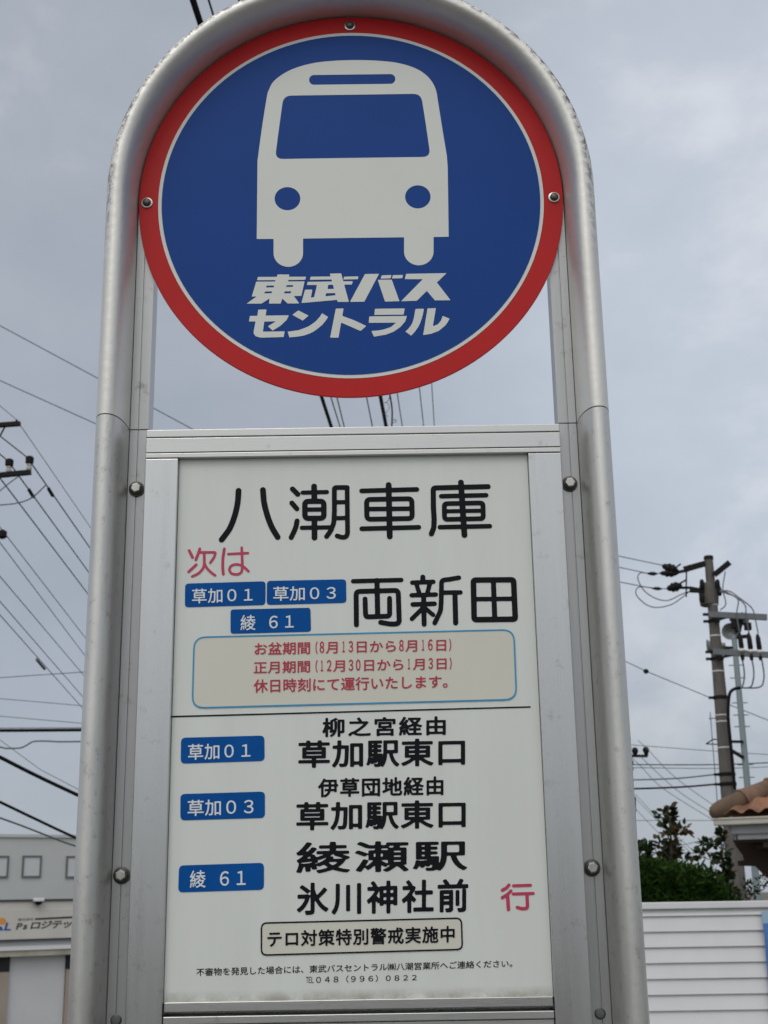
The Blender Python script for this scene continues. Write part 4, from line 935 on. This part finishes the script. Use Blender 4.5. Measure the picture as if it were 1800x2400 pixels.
# pole just outside the left edge, arms reaching into view
l1 = zm(0, 700, 2.2125); l2 = zm(0, 1700, 3.16)
LPD = 14.0
def PL(x, y, D=LPD): return at(*l1(x, y), D)
lt = PL(-90, 560); lzb = terr(0, lt.y)
LP_ = thing('utility_pole', (lt.x, lt.y, lzb), 'utility pole at the left edge with only its black crossarm tips in view', 'utility pole')
MB().tube([(lt.x, lt.y, lzb-.1), (lt.x, lt.y, lt.z)], [.2, .1], 16).build('shaft', CONC, LP_, smooth=True)
beam(PL(-230, 672, LPD-.15), PL(105, 648, LPD-.15), .03, .022).build('crossarm', DARKM, LP_)
beam(PL(-230, 938, LPD-.15), PL(160, 900, LPD-.15), .03, .024).build('crossarm', DARKM, LP_)
MB().tube([PL(0, 712, LPD-.15), PL(25, 665, LPD-.15)], .01, 6).build('stay', DARKM, LP_)
MB().tube([PL(86, 650, LPD-.15), PL(86, 628, LPD-.15)], .012, 6).build('wire_clip', DARKM, LP_)
for x, y0_, y1_ in ((45, 906, 832), (150, 896, 818), (-80, 915, 842)):
    a, c = PL(x, y0_, LPD-.15), PL(x, y1_, LPD-.15); h = c.z-a.z
    MB().lathe([(.012, 0), (.03, h*.1), (.034, h*.25), (.018, h*.3), (.03, h*.42), (.018, h*.52)], 12, Matrix.Translation(a)).build('insulator', PORC, LP_, smooth=True)
    MB().lathe([(.02, h*.52), (.045, h*.56), (.047, h*.9), (.03, h*1.0)], 12, Matrix.Translation(a)).build('insulator_cap', DARKM, LP_, smooth=True)
MB().lathe([(.02, -.05), (.05, -.03), (.05, .03), (.02, .05)], 12, Matrix.Translation(PL(12, 1222, LPD-.1))).build('insulator', DARKM, LP_, smooth=True)
beam(PL(-120, 1232, LPD-.1), PL(12, 1224, LPD-.1), .02, .02).build('crossarm', DARKM, LP_)

# ================================================================== WIRES
def levelwire(p1, p2, D1, ext=1.8, pre=0.0, sag=0.0):
    """a wire that keeps its height: p1 (picture) at distance D1, p2 further along it"""
    a = at(*p1, D1); c = level(*p2, a.z); d = c-a; A, B = a-d*pre, a+d*ext; n = 14
    return [A.lerp(B, t) - Vector((0, 0, sag*4*t*(1-t))) for t in np.linspace(0, 1, n)] if sag else [A, A.lerp(B, .5), B]
def flatwire(px, D1, D2=None):
    n = len(px); return [at(*p, D1+(0 if D2 is None else (D2-D1)*i/(n-1))) for i, p in enumerate(px)]
def wire(pts, r, label, m=WIREG, group=None, nm='power_line', cat='wire', sm=False):
    o = MB(); o.tube(smoothpath(pts) if sm and len(pts) > 2 else pts, r, 5); return put(o.build(nm, m), label, cat, group)
def extend(p, q, k): return (q[0]+(q[0]-p[0])*k, q[1]+(q[1]-p[1])*k)
GL1 = 'wires left of the sign'
wire(flatwire([(-60, 731), (228, 886), (347.5, 950), (457, 1009), (600, 1086)], 20), .009, 'highest thin wire left of the sign, seen again between post and board', group=GL1)
wire(flatwire([(-60, 865), (0, 892), (224, 993), (420, 1082)], 20), .009, 'second highest wire at far left, sloping just above the crossarm tips', group=GL1)
wire([at(-40, 918, LPD-.2)] + [PL(86, 628, LPD-.15)] + levelwire((48, 996), (210, 1233), LPD-.15, 2.2)[1:], .0045, 'faint thin wire clipped to the tip of the upper left crossarm', group=GL1)
wire([at(-10, 1014, LPD-.3), PL(0, 712), PL(140, 822)], .007, 'short wire from the left edge up to the end insulator', WIRE, GL1)
wire(levelwire(l1(150, 835), l1(470, 1297), LPD-.15, 2.0), .008, 'black wire running from the outer insulator of the left crossarm', WIRE, GL1)
wire([at(-20, 1047, LPD-.3), PL(45, 845)], .007, 'short wire from the left edge up to the inner insulator', WIRE, GL1)
wire(levelwire(l1(48, 850), l1(460, 1418), LPD-.15, 2.0), .008, 'black wire running from the inner insulator of the left crossarm', WIRE, GL1)
wire(levelwire(l1(0, 930), l1(457, 1532), LPD, 2.0, .3), .008, 'black wire starting just below the lower left crossarm', WIRE, GL1)
for p, c in (((150, 990), (174, 1028)), ((252, 985), (274, 1022))): 
    wire([PL(*p, LPD+.9), PL(*c, LPD+1.1)], .022, 'dark splice sleeve on the wire of the %s left insulator' % ('inner' if p[0] == 150 else 'outer'), WIRE, None, 'splice_sleeve', 'splice')
cable('jumper_cable', [PL(-20, 1070), PL(0, 1070), PL(90, 1060), PL(165, 1032), PL(240, 965)], .007, WIREG, 'slack jumper loop below the lower left crossarm')
cable('jumper_cable', [PL(-20, 1012), PL(0, 996), PL(50, 955), PL(96, 922)], .006, WIREG, 'short thin jumper rising to the lower left crossarm')
LW = (((0, 1185), (440, 1755), 'first of the five low parallel wires left of the sign, starting beside the black insulator'), ((0, 1265), (440, 1850), 'second from the top of the five low parallel wires left of the sign'),
      ((0, 1440), (432, 1950), 'middle one of the five low parallel wires left of the sign'), ((0, 1570), (430, 2065), 'fourth from the top of the five low parallel wires left of the sign'), ((0, 1640), (425, 2120), 'lowest of the five low parallel wires left of the sign, carrying a splice'))
for a, c, lab in LW: wire(levelwire(l1(*a), l1(*c), LPD+2, 2.0, .2), .0065, lab, group=GL1)
wire([at(*l1(190, 1870), LPD+3.2), at(*l1(232, 1920), LPD+3.5)], .02, 'grey splice sleeve on the lowest of the five parallel wires', WIREG, None, 'splice_sleeve', 'splice')
wire(flatwire([(-40, 1591), (196, 1575), (420, 1560)], 30), .010, 'nearly level thin wire rising to the right, crossing the five parallel ones', group=GL1)
wire(flatwire([(-40, 1634), (194, 1654), (420, 1676)], 32), .009, 'thin wire just below the crossing wire, dipping to the right', group=GL1)
wire(flatwire([(-40, 1675), (190, 1695), (420, 1717)], 32), .009, 'thin wire next above the thick level cable on the left', group=GL1)
wire(flatwire([(-40, 1712.5), (60, 1712), (191, 1711), (420, 1709)], 24), .030, 'thick black level cable left of the sign', WIRE, GL1, 'telephone_cable')
wire(flatwire([(-40, 1706.5), (191, 1705.5), (420, 1703)], 24), .007, 'thin carrier wire just above the thick level cable on the left', group=GL1)
wire(flatwire([(-40, 1746), (0, 1751), (16, 1754), (47, 1753), (62, 1747), (79, 1738), (110, 1737), (140, 1738.5), (191, 1738), (420, 1736)], 24), .015, 'wavy grey cable with a kink, just below the thick level cable', WIREG, GL1, 'telephone_cable', sm=True)
wire(flatwire([(-40, 1757), (0, 1775), (79, 1815), (185, 1865), (420, 1972)], 13, 15), .020, 'thick black cable sloping down to the left post, upper of the two', WIRE, GL1, 'telephone_cable', sm=True)
wire(flatwire([(-40, 1705), (95, 1804), (187, 1852), (420, 1960)], 26), .007, 'very faint wire sloping just above the thick sloping cable', group=GL1)
wire(flatwire([(-40, 1862), (0, 1880), (90, 1923), (180, 1965), (420, 2072)], 13, 15), .015, 'black cable crossing the warehouse roofline on the left', WIRE, GL1, 'telephone_cable', sm=True)
wire(flatwire([(-40, 1903), (47, 1934), (127, 1965), (180, 1984), (420, 2060)], 13, 15), .010, 'grey cable lowest of all, in front of the warehouse wall', WIREG, GL1, 'telephone_cable', sm=True)
# overhead lines running away over the sign
GO = 'overhead cables passing behind the round sign'
ZO = 6.6
def over(p, q, r, label, m=WIRE, nm='power_line', z=ZO, k0=.3, k1=2.2):
    a, c = level(*p, z), level(*q, z); d = c-a; return wire([a-d*k0, a, c, a+d*k1], r, label, m, GO, nm)
over((452, 0), (765, 965), .020, 'thick black cable seen above the arch at upper left and again under the disc', nm='telephone_cable')
over((489, 0), (786, 965), .0065, 'thinner wire right of the thick cable above the arch, and again under the disc')
over((560, 0), (798, 965), .0065, 'wire just touching the arch near the top, and seen again under the disc')
def under(p, q, r, label, m=WIRE, nm='power_line', z=ZO): return over(p, q, r, label, m, nm, z, 2.0, 8)
under((859, 930), (873, 1001), .0065, 'thin wire under the disc directly left of the thick bundled cable')
under((891.5, 930), (905, 1001), .021, 'thickest black bundled cable under the disc', nm='telephone_cable')
a_ = [level(*p, ZO-.05) for p in ((912, 915), (917, 945), (919, 965), (918, 1003))]
wire(a_, .009, 'dark slack cable hanging just right of the bundled cable', WIRE, GO, 'telephone_cable', sm=True)
lo_ = [level(905+7*math.cos(t)+3*math.sin(.5*t), 930+t*4.2+5*math.sin(t), ZO-.03) for t in np.linspace(0, 12, 50)]
wire(lo_, .003, 'thin curly hanger wire between the bundled and the slack cable', WIREG, None, 'hanger_wire')
wire([level(x, y, ZO-.06) for x, y in ((918, 985), (926, 983), (928, 988), (920, 991))], .004, 'tiny wire loop on the slack cable above the board', WIREG, None, 'hanger_wire', sm=True)
under((931, 922), (943, 1000), .0055, 'first thin wire right of the slack cable under the disc')
under((983, 910), (993, 1000), .0055, 'second thin wire right of the slack cable under the disc', WIREG)
under((1012, 905), (1018, 1000), .005, 'faintest thin wire furthest right under the disc', WIREG)
# right side
GR = 'wires right of the sign'
q45 = [(1300, 1273), (1439, 1301)]
wire([at(1300, 1272, PDD), at(1439, 1301, PDD), P4(560, 276)], .011, 'top wire of the three ending at insulators on the concrete pole', group=GR)
wire([at(1300, 1292, PDD), at(1439, 1327, PDD), P4(430, 345), P4(560, 347)], .011, 'middle wire of the three ending at insulators on the concrete pole', group=GR)
wire([at(1300, 1331, PDD), at(1441, 1362, PDD), P4(470, 474), P4(615, 480)], .011, 'lowest wire of the three ending at insulators on the concrete pole', group=GR)
wire(flatwire([(1300, 1486), (1457, 1546), (1514, 1573), (1671, 1638), (1715, 1654), (1860, 1712)], 34), .012, 'wire sloping down behind the concrete pole with a small bead', group=GR)
MB_ = MB(); MB_.lathe([(.03, -.06), (.07, -.02), (.07, .03), (.03, .06)], 10, Matrix.Translation(at(1514, 1573.5, 33.9))); put(MB_.build('wire_bead', DARKM, None, smooth=True), 'small dark bead on the wire sloping behind the concrete pole', 'cable fitting')
RW = [([(1400, 1738), (1472, 1745), (1682, 1761), (1860, 1772)], 50, .013, 'thin wire above the small distant crossarm, crossing behind both poles', WIREG),
      ([(1400, 1791), (1473, 1792), (1682, 1792), (1860, 1785)], 45, .018, 'dark level wire below the distant crossarm, upper of a close pair', WIRE),
      ([(1400, 1799), (1475, 1799), (1682, 1801), (1860, 1795)], 45, .013, 'level wire below the distant crossarm, lower of a close pair', WIREG),
      ([(1400, 1828), (1476, 1828), (1590, 1824), (1681, 1814.5)], 27, .015, 'cable rising slightly to the upper clamp on the concrete pole', WIREG),
      ([(1400, 1850), (1473, 1849), (1590, 1845), (1686, 1837.5)], 27, .019, 'darker cable rising slightly to the lower clamp on the concrete pole', WIRE),
      ([(1495, 1735), (1517.6, 1756), (1579, 1819), (1673, 1888), (1760, 1945)], 55, .014, 'uppermost of three sagging wires from the distant crossarm', WIREG),
      ([(1500, 1772), (1526, 1797), (1588, 1853), (1670, 1906), (1760, 1955)], 55, .014, 'middle of three sagging wires from the distant crossarm', WIREG),
      ([(1480, 1775), (1503, 1797), (1553, 1847), (1664.5, 1917.5), (1760, 1970)], 55, .014, 'lowest of three sagging wires from the distant crossarm', WIREG),
      ([(1400, 1923), (1479, 1923), (1670, 1923), (1860, 1922)], 50, .012, 'thin level wire meeting the tiled roof eave', WIREG),
      ([(1488, 1861), (1497, 1870), (1541, 1917), (1620, 1990)], 60, .012, 'upper of three short wires falling from the distant cable frame', WIREG),
      ([(1488, 1868), (1497, 1879), (1544, 1926), (1620, 2000)], 60, .012, 'middle of three short wires falling from the distant cable frame', WIREG),
      ([(1484, 1888), (1491, 1897), (1544, 1953), (1600, 2010)], 60, .012, 'lowest of three short wires falling from the distant cable frame', WIREG),
      ([(1560, 1988), (1610, 1978), (1660, 1965), (1760, 1935)], 40, .010, 'thin wire rising to the right behind the climbing shrub', WIREG),
      ([(1560, 1999), (1640, 1999), (1760, 1998)], 40, .012, 'level wire just above the hedge behind the shrubs', WIRE)]
for px, D, r, lab, m in RW: wire(flatwire(px, D), r, lab, m, GR, sm=True)

print('objects', len(COL.objects))
